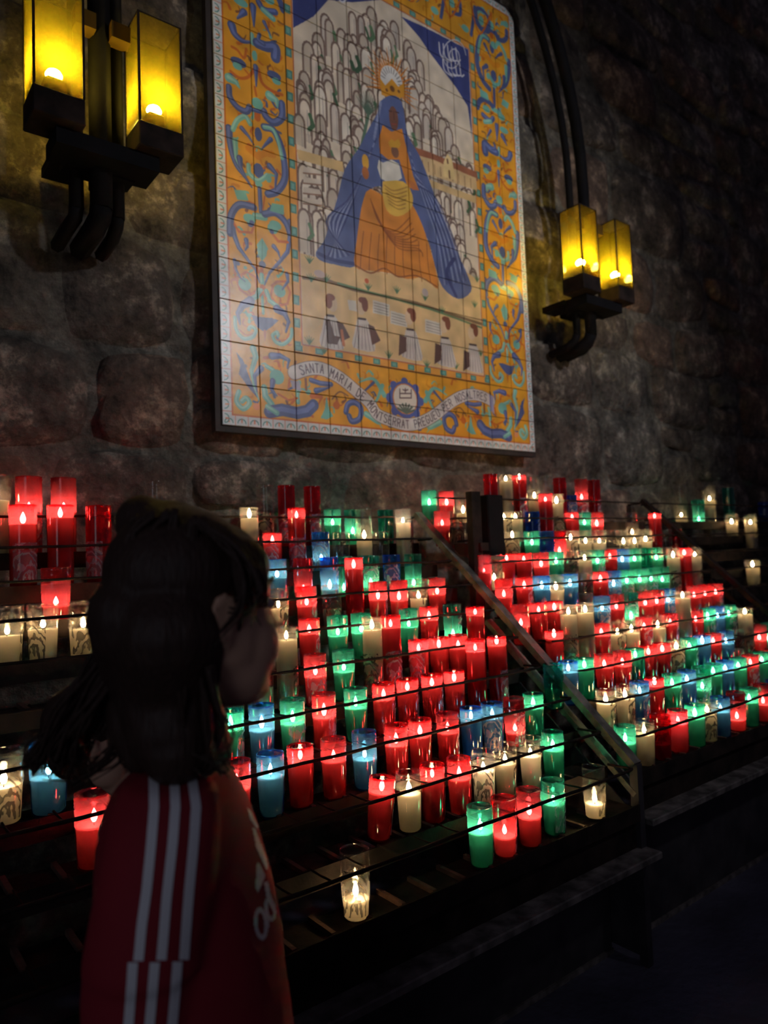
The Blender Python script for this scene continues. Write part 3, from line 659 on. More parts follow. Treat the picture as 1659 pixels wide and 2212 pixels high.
# ------------------------------------------------------------------ wall lanterns on iron brackets
def amber_mat():
    m_, nt, out = mat('amber_glass'); L = nt.links.new
    t = N(nt, 'ShaderNodeBsdfTransparent'); t.inputs[0].default_value = (.95, .80, .20, 1)
    tr = N(nt, 'ShaderNodeBsdfTranslucent'); tr.inputs[0].default_value = (.30, .185, .005, 1)
    g = N(nt, 'ShaderNodeBsdfGlossy'); g.inputs['Roughness'].default_value = .12
    n_ = N(nt, 'ShaderNodeTexNoise'); n_.inputs['Scale'].default_value = 26; tc = N(nt, 'ShaderNodeTexCoord')
    mr = N(nt, 'ShaderNodeMapRange'); mr.inputs[3].default_value = .30; mr.inputs[4].default_value = .48
    mx = N(nt, 'ShaderNodeMixShader'); m2 = N(nt, 'ShaderNodeMixShader'); m2.inputs[0].default_value = .05
    L(tc.outputs['Object'], n_.inputs['Vector']); L(n_.outputs['Fac'], mr.inputs[0]); L(mr.outputs[0], mx.inputs[0])
    L(t.outputs[0], mx.inputs[1]); L(tr.outputs[0], mx.inputs[2]); L(mx.outputs[0], m2.inputs[1]); L(g.outputs[0], m2.inputs[2]); L(m2.outputs[0], out.inputs[0]); return m_
M['amber'] = amber_mat()
M['lflame'] = emit_mat('lantern_flame', (1.0, .88, .5), 60.0)
M['lwax'] = wax_mat('amber_wax', (.10, .06, .015), .3)
def lantern(cx, label):
    zb = 1.18+1.295; h = .335; w = .064; d = .058; yc = -.28+d
    root = empty('wall_lantern', (cx, yc, zb-.075), label=label, cat='lantern', group='amber glass lanterns on the stone wall')
    x0, x1, y0, y1 = cx-w, cx+w, yc-d, yc+d
    wobj('base', boxm(x0-.004, x1+.004, y0-.004, y1+.004, zb-.075, zb, bevel=.003), M['iron'], root)
    t = .0015
    for nm, a in (('glass_pane', (x0, x1, y0, y0+t)), ('glass_pane', (x0, x1, y1-t, y1)), ('glass_pane', (x0, x0+t, y0+t, y1-t)), ('glass_pane', (x1-t, x1, y0+t, y1-t))):
        bm = bmesh.new()
        if a[1]-a[0] > a[3]-a[2]: vs = [(a[0], a[2], zb), (a[1], a[2], zb), (a[1], a[2], zb+h), (a[0], a[2], zb+h)]
        else: vs = [(a[0], a[2], zb), (a[0], a[3], zb), (a[0], a[3], zb+h), (a[0], a[2], zb+h)]
        bm.faces.new([bm.verts.new(v) for v in vs]); o = wobj(nm, bm, M['amber'], root)
        so = o.modifiers.new('thick', 'SOLIDIFY'); so.thickness = .0006; so.offset = 0; o.modifiers.remove(so)
    for X in (x0, x1):
        for Y in (y0, y1):
            wobj('corner_strip', boxm(X-.003, X+.003, Y-.003, Y+.003, zb, zb+h), M['iron'], root)
    for a in ((x0, x1, y0-.002, y0+.002), (x0, x1, y1-.002, y1+.002), (x0-.002, x0+.002, y0, y1), (x1-.002, x1+.002, y0, y1)):
        wobj('top_strip', boxm(*a, zb+h-.004, zb+h), M['iron'], root)
    wobj('candle', boxm(cx-.030, cx+.030, yc-.030, yc+.030, zb, zb+.062, bevel=.01), M['lwax'], root)
    fl = lathe([(0, 0), (.016, .002), (.020, .009), (.016, .016), (.008, .021), (0, .024)], 14)
    o = obj('flame', fl, M['lflame'], root); o.location = (0, 0, .075+.068); o.scale = (1.15, 1.15, 1.3)
    ld = bpy.data.lights.get('lantern_light') or bpy.data.lights.new('lantern_light', 'POINT')
    ld.energy = P_LANTERN; ld.color = (1.0, .80, .26); ld.shadow_soft_size = .012
    lo = bpy.data.objects.new('flame_light', ld); COL.objects.link(lo); lo.parent = root; lo.location = (0, 0, .075+.062+.034)
    return root
def bracket(xc, curve, label):
    root = empty('iron_bracket', (xc, -.02, 2.2), label=label, cat='bracket')
    zb = 1.18+1.295
    for dx, w, y0, y1 in ((-.060, .026, -.14, -.10), (0, .040, -.19, -.13), (.060, .026, -.14, -.10)):
        bm = bmesh.new()
        if curve:
            pts = [(xc+dx, (y0+y1)/2, 2.235), (xc+dx, (y0+y1)/2, 3.0)]
            for i in range(1, 9):
                a = i/8; pts.append((xc+dx - .52*a*a*(1.0), (y0+y1)/2, 3.0+1.35*a))
            tube(bm, pts, [w*.75]*len(pts), 6)
        else:
            pts = [(xc+dx, (y0+y1)/2, 2.235), (xc+dx, (y0+y1)/2, 4.5)]
            tube(bm, pts, [w*.8]*2, 6)
        wobj('upright_bar', bm, M['black'], root)
        bm = bmesh.new(); tube(bm, [(xc+dx, (y0+y1)/2, 2.245), (xc+dx, (y0+y1)/2+.015, 2.215), (xc+dx*1.1-.008, (y0+y1)/2+.05, 2.19), (xc+dx*1.1-.012, .035, 2.175)], [w*.8]*4, 6)
        wobj('foot', bm, M['black'], root)
    for sg in (-1, 1):
        wobj('lower_arm', boxm(min(xc, xc+sg*.145), max(xc, xc+sg*.145), -.25, -.13, zb-.125, zb-.078), M['black'], root)
        wobj('upper_block', boxm(min(xc+sg*.022, xc+sg*.080), max(xc+sg*.022, xc+sg*.080), -.21, -.16, zb+.275, zb+.325), M['lwax'], root)
        wobj('wall_plate', boxm(min(xc+sg*.02, xc+sg*.12), max(xc+sg*.02, xc+sg*.12), -.10, .040, zb-.09, zb-.06), M['black'], root)
    wobj('collar', boxm(xc-.10, xc+.10, -.16, -.09, zb-.13, zb-.09), M['black'], root)
bracket(.635, False, 'straight dark iron bracket holding the two left lanterns')
bracket(3.01, True, 'dark iron bracket with bars curving left above the right lanterns')
lantern(.492, 'leftmost amber glass wall lantern, cut by the top edge of the photo')
lantern(.776, 'amber glass wall lantern just left of the tile picture')
lantern(2.868, 'amber glass wall lantern, left of the pair right of the tile picture')
lantern(3.152, 'rightmost amber glass wall lantern, partly behind its pair')

# ------------------------------------------------------------------ stepped candle racks
def rowA(k): return -1.069+(10-k)*.101, 1.18-.631+(10-k)*.0858
def rowB(k): return -1.0198+(10-k)*.094, 1.18-.569+(10-k)*.0876
CELL = .088
def rack(name_label, rowf, x0, x1, run, left=True):
    sides = ([x0-.012] if left else []) + [x1+.016]
    Y10, Z10 = rowf(10)
    root = empty('candle_rack', ((x0+x1)/2, Y10, 0), label=name_label, cat='candle rack')
    rnd = random.Random(int(x0*100)+5)
    ndiv = int((x1-x0)/CELL)
    for k in range(1, 11):
        Y, Z = rowf(k); zt = Z-.108
        wobj('tray', boxm(x0, x1, Y+.0, Y+run-.006, zt-.006, zt-.001), M['iron'], root)
        wobj('tray_lip', boxm(x0, x1, Y-.006, Y-.001, zt-.036, zt+.009), M['iron'], root)
        bm = bmesh.new(); rr = .0040
        pts = [(x0+.012, Y+.085, Z-.004), (x0+.008, Y+.02, Z-.002), (x0+.014, Y+.004, Z), (x0+.03, Y, Z)]
        m_ = 18
        for i in range(1, m_):
            pts.append((x0+.03+(x1-x0-.06)*i/m_, Y+rnd.uniform(-.0015, .0015), Z+rnd.uniform(-.002, .002)))
        pts += [(x1-.03, Y, Z), (x1-.014, Y+.004, Z), (x1-.008, Y+.02, Z-.002), (x1-.012, Y+.085, Z-.004)]
        tube(bm, pts, rr, 6)
        wobj('rail', bm, M['iron'], root)
        bm = None
    # dividers and cross wires: shared meshes
    dm = tomesh(boxm(-.005, .005, .004, run-.008, 0, .010), 'divider', M['rust'])
    cb = bmesh.new(); tube(cb, [(0, .001, -.002), (0, run*.5, -.005), (0, run-.012, -.004)], .0024, 5); cm = tomesh(cb, 'cross_wire', M['iron'])
    for k in range(1, 11):
        Y, Z = rowf(k)
        for i in range(1, ndiv):
            X = x0+i*CELL
            o = obj('divider', dm, None, root); o.location = Vector((X, Y, Z-.109)) - root.location
            if k >= 6:
                o = obj('cross_wire', cm, None, root); o.location = Vector((X, Y, Z)) - root.location
    Y1, Z1 = rowf(1)
    d = Vector((0, Y1-Y10, Z1-Z10)).normalized()
    BM = M['bar'] if x0 < 0 else M['iron']
    for X in sides:
        a = Vector((X, Y10, Z10)) + d*.022 + Vector((0, -.006, -.01)); b = Vector((X, Y1, Z1)) + d*.02
        bm = bmesh.new(); beam(bm, a, b, .022, .034, Vector((1, 0, 0))); wobj('side_bar', bm, BM, root)
        a2 = a + Vector((0, .0, -.082)); b2 = Vector((X, -.50, 0)); b2.z = a2.z + (b2.y-a2.y)*d.z/d.y - .01
        bm = bmesh.new(); beam(bm, a2, b2, .018, .028, Vector((1, 0, 0))); wobj('side_bar', bm, BM, root)
        wobj('corner_post', boxm(X-.012, X+.012, a.y-.012, a.y+.014, 0.0 if X > x0 else 0.0, a.z+.004), M['panel'], root)
        wobj('rear_post', boxm(X-.014, X+.014, -.10, -.07, 0.0, b.z-.02), M['panel'], root)
        # closed steel end below the steps
        bm = bmesh.new(); vs = [(X, Y10+.02, .02), (X, -.10, .02), (X, -.10, Z1-.16), (X, Y10+.02, Z10-.14)]
        f1 = [bm.verts.new((v[0]-.003, v[1], v[2])) for v in vs]; f2 = [bm.verts.new((v[0]+.003, v[1], v[2])) for v in vs]
        bm.faces.new(f1); bm.faces.new(f2[::-1])
        for i in range(4): bm.faces.new((f1[i], f1[(i+1) % 4], f2[(i+1) % 4], f2[i]))
        bmesh.ops.recalc_face_normals(bm, faces=bm.faces); wobj('end_panel', bm, M['panel'], root)
    zt = Z10-.108
    wobj('upper_front_panel', boxm(x0, x1, Y10+.012, Y10+.018, zt-.115, zt-.03), M['iron'], root)
    wobj('ledge', boxm(x0-.02, x1+.03, Y10-.050, Y10+.02, zt-.135, zt-.115, bevel=.003), M['bar_dim'], root)
    wobj('lower_front_panel', boxm(x0, x1, -.955, -.949, .012, zt-.13), M['panel'], root)
    wobj('kick_strip', boxm(x0, x1, -.962, -.955, .0, .014), M['bar_dim'], root)
    return root
M['bar_dim'] = rough_mat('dusty_iron', (.04, .034, .032), (.17, .145, .138), 22, .7, .5, 60, .1, .004)
XA0, XA1, XB0, XB1, XC0, XC1 = -.36, 1.815, 1.905, 3.36, 3.46, 5.2
rack('long dark stepped candle rack at the left, under the tile picture', rowA, XA0, XA1, .101)
rack('middle dark stepped candle rack, right of the black box', rowB, XB0, XB1, .094, False)
rack('far right stepped candle rack, nearly empty, in deep shadow', rowB, XC0, XC1, .094, False)

# black box on a post between the racks
BY = atX(1023, 1100, 1.876).y
root = empty('offering_box', (1.9, BY, 0.0), label='narrow black metal box on a brown post between the left and middle racks', cat='box')
def at_y(x, y): return atY(x, y, BY)
a_, b_ = at_y(1011, 1062), at_y(1036, 1215)
wobj('post', boxm(1.853, 1.899, BY-.015, BY+.015, .0, a_.z), M['iron'], root)
a_, b_ = at_y(1040, 1070), at_y(1080, 1200)
bm = bmesh.new(); box(bm, a_.x, b_.x, BY-.03, BY+.03, b_.z, a_.z, bevel=.004)
wobj('case', bm, M['black'], root)
wobj('bracket', boxm(1.88, a_.x+.02, BY-.025, BY+.010, b_.z+.02, b_.z+.05), M['iron'], root)
bm = bmesh.new(); tube(bm, [(b_.x-.09, BY-.035, b_.z-.008), (b_.x-.05, BY-.04, b_.z-.012), (b_.x-.02, BY-.035, b_.z-.007)], [.006, .009, .005], 7); wobj('wax_drips', bm, M['wax'], root)

# ------------------------------------------------------------------ candles
PV = [(0, .002), (.0225, .002), (.0240, .006), (.0255, .040), (.0270, .080), (.0272, .108), (.0260, .113), (.0280, .1165), (.0264, .120), (.0280, .1235), (.0266, .127), (.0280, .130), (.0268, .134), (.0276, .1385), (.0262, .139), (.0258, .134)]
PT = [(0, .002), (.0240, .002), (.0250, .006), (.0258, .060), (.0262, .140), (.0264, .200), (.0256, .206), (.0268, .211), (.0258, .216), (.0266, .2195), (.0254, .220), (.0250, .214)]
HV, HT = .139, .220
mesh_cache = {}
def inner_r(kind, z):
    prof = PV[2:6] if kind == 'V' else PT[2:6]
    for (r0, z0), (r1, z1) in zip(prof, prof[1:]):
        if z <= z1: return r0+(r1-r0)*max(0, (z-z0)/(z1-z0))-.0016
    return prof[-1][0]-.0016
def glass_mesh(kind, c):
    k = ('g', kind, c)
    if k not in mesh_cache: mesh_cache[k] = tomesh(lathe(PV if kind == 'V' else PT, 28), 'glass', M['glass_'+c])
    return mesh_cache[k]
def wax_mesh(kind, lv):
    lv = round(lv/.008)*.008; k = ('w', kind, lv)
    if k not in mesh_cache:
        n = max(2, int(lv/.02)); prof = [(0, .005), (inner_r(kind, .005)*.9, .005)]
        for i in range(n+1):
            z = .008+(lv-.008)*i/n; prof.append((inner_r(kind, z), z))
        prof.append((inner_r(kind, lv)-.0015, lv+.0012))
        mesh_cache[k] = tomesh(lathe(prof, 20), 'wax', M['wax'])
        mesh_cache[('p', kind, lv)] = tomesh(lathe([(inner_r(kind, lv)-.0004, lv-.0015), (.012, lv-.0032), (.003, lv-.0030), (0, lv-.0026)], 20), 'melted_pool', M['pool'])
    return mesh_cache[k], mesh_cache[('p', kind, lv)], lv
flame_me = tomesh(lathe([(0, 0), (.0022, .001), (.0040, .005), (.0044, .0085), (.0034, .013), (.0018, .0175), (0, .0215)], 10), 'flame', M['flame'])
wick_me = tomesh(lathe([(0, -.004), (.0008, -.004), (.0008, .005), (0, .0055)], 6), 'wick', M['wick'])
def print_mesh(kind, clear):
    k = ('l', kind, clear)
    if k not in mesh_cache:
        bm = bmesh.new(); z0, z1 = (.014, .106) if kind == 'V' else (.020, .120); n = 10; rows = []
        for j in range(7):
            z = z0+(z1-z0)*j/6; r_ = inner_r(kind, z)+.0024
            rows.append([bm.verts.new((r_*math.cos(a), r_*math.sin(a), z)) for a in [math.radians(-58+116*i/n) for i in range(n+1)]])
        for j in range(6):
            for i in range(n):
                f = bm.faces.new((rows[j][i], rows[j][i+1], rows[j+1][i+1], rows[j+1][i])); f.smooth = True
        mesh_cache[k] = tomesh(bm, 'printed_film', M['print_c'] if clear else M['print'])
    return mesh_cache[k]
ldata = bpy.data.lights.new('candle_light', 'POINT'); ldata.energy = P_CANDLE; ldata.color = (1.0, .76, .52); ldata.shadow_soft_size = .004
COLN = {'r': 'red', 'g': 'green', 'b': 'blue', 'c': 'clear'}
ORD = ['zeroth', 'first', 'second', 'third', 'fourth', 'fifth', 'sixth', 'seventh', 'eighth', 'ninth', 'tenth', 'eleventh', 'twelfth', 'thirteenth', 'fourteenth', 'fifteenth', 'sixteenth', 'seventeenth', 'eighteenth', 'nineteenth', 'twentieth', 'twenty-first', 'twenty-second', 'twenty-third', 'twenty-fourth', 'twenty-fifth']
def candle(X, Y, Z, kind, c, level, label, group, rz, lit=True, scale=1.0, tilt=0.0):
    root = empty('votive_candle' if kind == 'V' else 'tall_candle', (X, Y, Z), rz, label=label, cat='candle', group=group)
    root.scale = (scale, scale, 1)
    if tilt: root.rotation_euler = (0.0, tilt, 0)
    obj('glass', glass_mesh(kind, c), None, root)
    w, p_, lv = wax_mesh(kind, level)
    obj('wax', w, None, root); obj('melted_pool', p_, None, root)
    o = obj('wick', wick_me, None, root); o.location = (0, 0, lv)
    if candle.rnd.random() < ((1.0 if c == 'c' else .5) if kind == 'V' else .8): obj('printed_film', print_mesh(kind, c == 'c'), None, root)
    if lit:
        o = obj('flame', flame_me, None, root); o.location = (0, 0, lv+.003)
        s_ = candle.rnd.uniform(.95, 1.3); o.scale = (s_, s_, s_*candle.rnd.uniform(.85, 1.2))
        lo = bpy.data.objects.new('flame_light', ldata); COL.objects.link(lo); lo.parent = root; lo.location = (0, 0, lv+.014)
    return root
candle.rnd = random.Random(11)
def colX(px_, Y, Z):                # where along a shelf at depth Y, height Z a column of the photograph falls
    X = .8
    for _ in range(12):
        a = proj((X, Y, Z))[0]; b = proj((X+.001, Y, Z))[0]; X += (px_-a)/((b-a)/.001)
    return X
def rowZ(X, Y, y):                  # height at which a flame is seen
    Z = 1.0
    for _ in range(8):
        a = proj((X, Y, Z))[1]; b = proj((X, Y, Z+.001))[1]; Z += (y-a)/((b-a)/.001)
    return Z
A = {1: '-8cT1070 62rT1096 137rT1098 335cT- 572cT- 618rT- 675rT- 718gV1127 762gV1146 832gV-',
     2: '50rT1122 130rT1112 213rT- 538cT1111 588rV1168 641rT1112 693bV1206 737cV- 785cT1158 822cV- 870cT1122',
     3: '120rV1300 598bV1241 655rV1272 712bV1268 741gV1268 800gV1262 846bV- 892gV1260',
     4: '15cV1361 92cV1350 180cV1347 600cV1306 663rV1303 717cV- 765rT1222 817rV1289 861rV1288 903cV1287 945rV1278',
     5: '668rV1361 728gV1364 780gV1360 882gV1349 927rV1332 976gV1370',
     6: '500cT- 565cT- 620cT1370 680rV1451 743gV1442 805cT1352 845rT1345 905rV1400 948rV1393 990rV1389 1027rT1322',
     7: '8cV1680 105bV1660 497gV1562 565bV1565 632gV1550 700rV1539 768gV1515 828rV1497 880rV1482 932rV1475 981rV1467 1027rT1398 1073rT1385',
     8: '203rV1762 510rV1690 583bV1665 650rV1631 720rV1632 788bV1625 855rV1600 906rV1576 965rV1570 1017bV1548 1063bV1543 1110rV1573 1152gV1520',
     9: '815rV1707 882cV1700 935rV1670 990rV1667 1043cV1652 1092cV1636 1145cV1620 1192gV1608',
     10: '765cV1922 1035gV1780 1087rV1790 1140rV1752 1195gV1721 1280cV1721'}
B = {1: '927gV1083 965rV1085 1000cV1105 1060rT- 1092cT1035 1123rT1030 1153cT1072 1180cT- 1208rT- 1232bV- 1255rT1075 1284rT-',
     2: '955rV1129 990cV- 1088cV1117 1113cV1115 1150bV- 1178rT1076 1203cT1081 1237rV1117 1262gV1130 1289rV1130 1363cV1150',
     3: '1107cV1157 1148gV1171 1182bV- 1206rV1190 1232cV1160 1265cV1170 1295cV1169 1321cV- 1345cV1168 1370cV1168 1393cV1166 1414rT1115 1438cV- 1460rV-',
     4: '1042rV1230 1066cV1249 1094rV1203 1132rV1209 1168rV1217 1202gV1214 1232cV- 1262cV1204 1290gV1211 1318rV1202 1343bV1208 1371gV1208 1394gV- 1418gV1203',
     5: '1088rV1285 1133rV1265 1170bV1268 1200cV1268 1232bV1262 1264cV- 1296rV1249 1324bV1259 1353gV1256 1380gV1252 1405gV1251 1430gV1250 1455cT1198 1478rT1194 1502cT1196',
     6: '1125rV1345 1165rV1317 1197rV1314 1299bV1312 1331rV1309 1362gV1332 1392rV1303 1418rV1300 1444bV1296 1498rV1284 1522rV1280 1546rV1278',
     7: '1197rV1373 1228cT1318 1263cT1316 1298rV1363 1333cV1364 1363cV1359 1392rV1349 1421cV1349 1446rV1341 1474cT1285 1503rV1336 1527gV1334 1550bV1330 1574gV1324',
     8: '1196gV- 1229bV1445 1263gV1435 1304rV1431 1343rV1432 1372gV1416 1402rV1410 1432rV1404 1462cV1397 1490gV1393 1516bV1387 1541rV1383 1566bV1385 1588cV- 1610cT1321 1638rV1375 1660gV1380',
     9: '1310cV1510 1350cV1500 1383bV1490 1415rV1475 1450gV1474 1482bV1467 1515gV1481 1541gV1451 1567bV1442 1593gV1437 1620rV1430 1645gV1425 1672rV1425',
     10: '1350gV1595 1390cV1577 1428rV- 1463rV1551 1500gV1543 1528cV1531 1555bV1528 1590rV1547 1618gV1508 1646rV1511 1674bV1505'}
Cc = {1: '1468cT1113 1507gV1120 1533cT1078 1573gT- 1650bV-', 2: '1580cV1127', 3: '1622cT1127', 5: '1625cV1221'}
import re
def place(data, rowf, rname, scale, yoff=.036):
    n = 0
    for k in sorted(data):
        items = [re.match(r'(-?\d+)([rgbc])([VT])(-|\d+)', s_).groups() for s_ in data[k].split()]
        Yr, Zr = rowf(k); Y = Yr+yoff; Z = Zr-.1085
        for i, (px_, c, kind, fy) in enumerate(items):
            h = HV if kind == 'V' else HT
            X = colX(float(px_), Y, Z+h*.8)
            rnd = candle.rnd
            if fy == '-': lv = rnd.uniform(.3, .5)*h; lit = False
            else:
                lv = rowZ(X, Y, float(fy)) - Z - .013; lit = True; lv = min(max(lv, .018), h-.030 if kind == 'V' else h-.022)
            st = 'lit' if lit else 'unlit'
            nb = ' standing alone'; K_ = 'tall candle' if kind == 'T' else 'votive'
            if 0 < i: nb = ' right of ' + ('a ' if kind == 'V' else '') + COLN[items[i-1][1]] + ' one'
            elif len(items) > 1: nb = ' left of ' + ('a ' if kind == 'V' else '') + COLN[items[1][1]] + ' one'
            lab = f'{st} {COLN[c]} {K_}{nb}, {ORD[i+1]} in {ORD[k]} tier from top, {rname}'
            tl = .13 if (rname == 'left rack' and k == 9 and i == 0) else 0
            if tl: lab = 'lit red votive leaning to the right, ninth tier from top, left rack'
            rz = math.radians({'left rack': -70}.get(rname, -60)) + rnd.uniform(-1.6, 1.6)
            candle(X, Y+rnd.uniform(-.003, .003), Z+(.004 if tl else 0), kind, c, lv, lab, f'glass candles on the {rname}', rz, lit, scale*(1.28 if float(px_) < 250 else (1.12 if rname == 'left rack' else 1.15)), tl); n += 1
    return n
_n = (place(A, rowA, 'left rack', 1.0), place(B, rowB, 'middle rack', 1.0), place(Cc, rowB, 'far rack', 1.12, .042))

# ------------------------------------------------------------------ people
def skin_mat(name, c):
    m_, nt, out = mat(name); p = N(nt, 'ShaderNodeBsdfPrincipled'); p.inputs['Base Color'].default_value = rgba(c); p.inputs['Roughness'].default_value = .55
    n_ = N(nt, 'ShaderNodeTexNoise'); n_.inputs['Scale'].default_value = 160; b = N(nt, 'ShaderNodeBump'); b.inputs['Strength'].default_value = .05
    nt.links.new(n_.outputs['Fac'], b.inputs['Height']); nt.links.new(b.outputs[0], p.inputs['Normal']); nt.links.new(p.outputs[0], out.inputs[0]); return m_
def hair_mat(name, c1, c2):
    m_, nt, out = mat(name); L = nt.links.new; p = N(nt, 'ShaderNodeBsdfPrincipled'); p.inputs['Roughness'].default_value = .5; p.inputs['Specular IOR Level'].default_value = .25
    tc = N(nt, 'ShaderNodeTexCoord'); mp = N(nt, 'ShaderNodeMapping'); mp.inputs['Scale'].default_value = (90, 90, 9); mp.inputs['Rotation'].default_value = (0, .45, 0)
    n_ = N(nt, 'ShaderNodeTexNoise'); n_.inputs['Scale'].default_value = 3; n_.inputs['Detail'].default_value = 5
    cr = N(nt, 'ShaderNodeValToRGB'); cr.color_ramp.elements[0].color = rgba(c1); cr.color_ramp.elements[1].color = rgba(c2)
    b = N(nt, 'ShaderNodeBump'); b.inputs['Strength'].default_value = .6; b.inputs['Distance'].default_value = .004
    L(tc.outputs['Object'], mp.inputs[0]); L(mp.outputs[0], n_.inputs['Vector']); L(n_.outputs['Fac'], cr.inputs[0]); L(cr.outputs[0], p.inputs['Base Color']); L(n_.outputs['Fac'], b.inputs['Height']); L(b.outputs[0], p.inputs['Normal']); L(p.outputs[0], out.inputs[0]); return m_
M['skin'] = skin_mat('skin', (.50, .29, .20)); M['hair'] = hair_mat('dark_brown_hair', (.020, .012, .010), (.060, .032, .024))
M['jersey'] = rough_mat('red_jersey_knit', (.19, .010, .020), (.26, .016, .028), 4, .75, .15, 500, 0, .002, .25)
M['white'] = rough_mat('white_stripe_cloth', (.62, .62, .66), (.72, .72, .76), 9, .7, .1, 400, 0, .002, .3)
M['trousers'] = rough_mat('dark_trousers', (.02, .02, .03), (.035, .035, .05), 9, .8, .2, 200)
M['shoe'] = rough_mat('dark_shoe', (.02, .02, .02), (.05, .05, .05), 9, .6, .2, 200)
M['eye'] = skin_mat('eye_white', (.6, .6, .58)); M['iris'] = skin_mat('dark_iris', (.03, .02, .015))

def ellipsoid(bm, c, ax, seg=18):           # ax: three axis vectors
    r_ = bmesh.ops.create_uvsphere(bm, u_segments=seg, v_segments=seg//2+2, radius=1.0)
    for v in r_['verts']: v.co = Vector(c) + ax[0]*v.co.x + ax[1]*v.co.y + ax[2]*v.co.z
def chain(bm, pts, rads, seg=14, ratio=1.0):
    pts = [Vector(p) for p in pts]
    tube(bm, pts, rads, seg)
    for p, r_ in zip(pts, rads): ellipsoid(bm, p, (Vector((r_, 0, 0)), Vector((0, r_, 0)), Vector((0, 0, r_))), 12)
def loft(bm, rings, seg=28):                # rings: (centre, axisA, axisB)
    rr = []
    for c, a, b in rings: rr.append([bm.verts.new(Vector(c)+a*math.cos(2*math.pi*k/seg)+b*math.sin(2*math.pi*k/seg)) for k in range(seg)])
    for p, q in zip(rr, rr[1:]):
        for k in range(seg): bm.faces.new((p[k], p[(k+1) % seg], q[(k+1) % seg], q[k]))
    bm.faces.new(rr[0][::-1]); bm.faces.new(rr[-1])
def fuse(bm, voxel, smooth=4, name='fused'):
    bmesh.ops.recalc_face_normals(bm, faces=bm.faces)
    me = bpy.data.meshes.new(name); bm.to_mesh(me); bm.free()
    o = bpy.data.objects.new('tmp', me); COL.objects.link(o)
    md = o.modifiers.new('r', 'REMESH'); md.mode = 'VOXEL'; md.voxel_size = voxel
    sm = o.modifiers.new('s', 'SMOOTH'); sm.iterations = smooth; sm.factor = .5
    dg = bpy.context.evaluated_depsgraph_get(); me2 = bpy.data.meshes.new_from_object(o.evaluated_get(dg)); me2.name = name
    bpy.data.objects.remove(o); bpy.data.meshes.remove(me)
    for p in me2.polygons: p.use_smooth = True
    return me2
def place_me(name, me, m_, parent):
    me.materials.clear(); me.materials.append(m_)
    o = obj(name, me, None, parent); o.location = -Vector(parent.location); return o

def head_blobs(bm, C, fw, sc_):
    up = Vector((0, 0, 1)); lf = up.cross(fw).normalized(); fw = lf.cross(up).normalized()
    def P(a, b, c): return C + (fw*a + lf*b + up*c)*sc_
    def E(a, b, c, r1, r2, r3, tilt=0):
        ellipsoid(bm, P(a, b, c), (fw*r1*sc_, lf*r2*sc_, (up*math.cos(tilt)+fw*math.sin(tilt))*r3*sc_))
    E(-.010, 0, .028, .078, .066, .072); E(.032, 0, -.040, .055, .062, .078); E(.046, 0, .014, .036, .054, .040)
    for s in (-1, 1):
        E(.043, s*.034, -.050, .036, .030, .040); E(.026, s*.040, -.080, .038, .024, .032)
        # ear: rim, lobe and hollow between
        E(-.006, s*.070, -.016, .014, .0055, .024, -.15); E(-.003, s*.069, -.038, .008, .005, .009)
        for q in range(9):
            a = -1.2+q*.55; E(-.006-.014*math.cos(a), s*.0745, -.014+.022*math.sin(a), .0042, .0042, .0050)
        E(.014, s*.046, -.042, .036, .022, .046)
        E(-.004, s*.067, -.018, .012, .004, .018)
        E(.078, s*.012, -.040, .007, .006, .006)
    E(.060, 0, -.098, .026, .030, .022); E(.074, 0, -.060, .012, .022, .007); E(.073, 0, -.069, .012, .019, .007)
    for q in range(5): E(.080+q*.0038, 0, -.004-q*.008, .008, .0065+.0008*q, .009)
    return P, fw, lf, up
def eyes(parent, P, sc_):
    for s in (-1, 1):
        bm = bmesh.new(); ellipsoid(bm, P(.0665, s*.030, -.006), (Vector((.0115*sc_, 0, 0)), Vector((0, .0125*sc_, 0)), Vector((0, 0, .0075*sc_))), 16)
        for f in bm.faces: f.smooth = True
        o = wobj('eye', bm, M['eye'], parent); bm = bmesh.new(); ellipsoid(bm, P(.0755, s*.031, -.006), (Vector((.0038*sc_, 0, 0)), Vector((0, .0058*sc_, 0)), Vector((0, 0, .0056*sc_))), 12)
        wobj('iris', bm, M['iris'], o).location = (0, 0, 0)
        bm = bmesh.new(); tube(bm, [P(.082, s*.018, .018), P(.078, s*.032, .022), P(.066, s*.045, .017)], [.0022*sc_]*3, 6); wobj('eyebrow', bm, M['hair'], parent)
def hand(bm, wr, dirv, palmn, sc_=1.0):
    d = Vector(dirv).normalized(); n_ = Vector(palmn).normalized(); s = d.cross(n_).normalized()
    ellipsoid(bm, wr+d*.030*sc_, (d*.034*sc_, s*.026*sc_, n_*.011*sc_))
    for i, (o_, l_) in enumerate(((-.019, .040), (-.006, .047), (.007, .044), (.019, .034))):
        b = wr+d*.052*sc_+s*o_*sc_; a1 = b+(d*.5+n_*.12)*l_*sc_; a2 = b+(d*.92+n_*.42)*l_*sc_
        chain(bm, [b, a1, a2], [.0062*sc_, .0056*sc_, .0046*sc_], 8)
    b = wr+d*.014*sc_-s*.020*sc_; chain(bm, [b, b+(d*.5-s*.6+n_*.2)*.026*sc_, b+(d*1.1-s*.75+n_*.45)*.030*sc_], [.0085*sc_, .0070*sc_, .0055*sc_], 8)
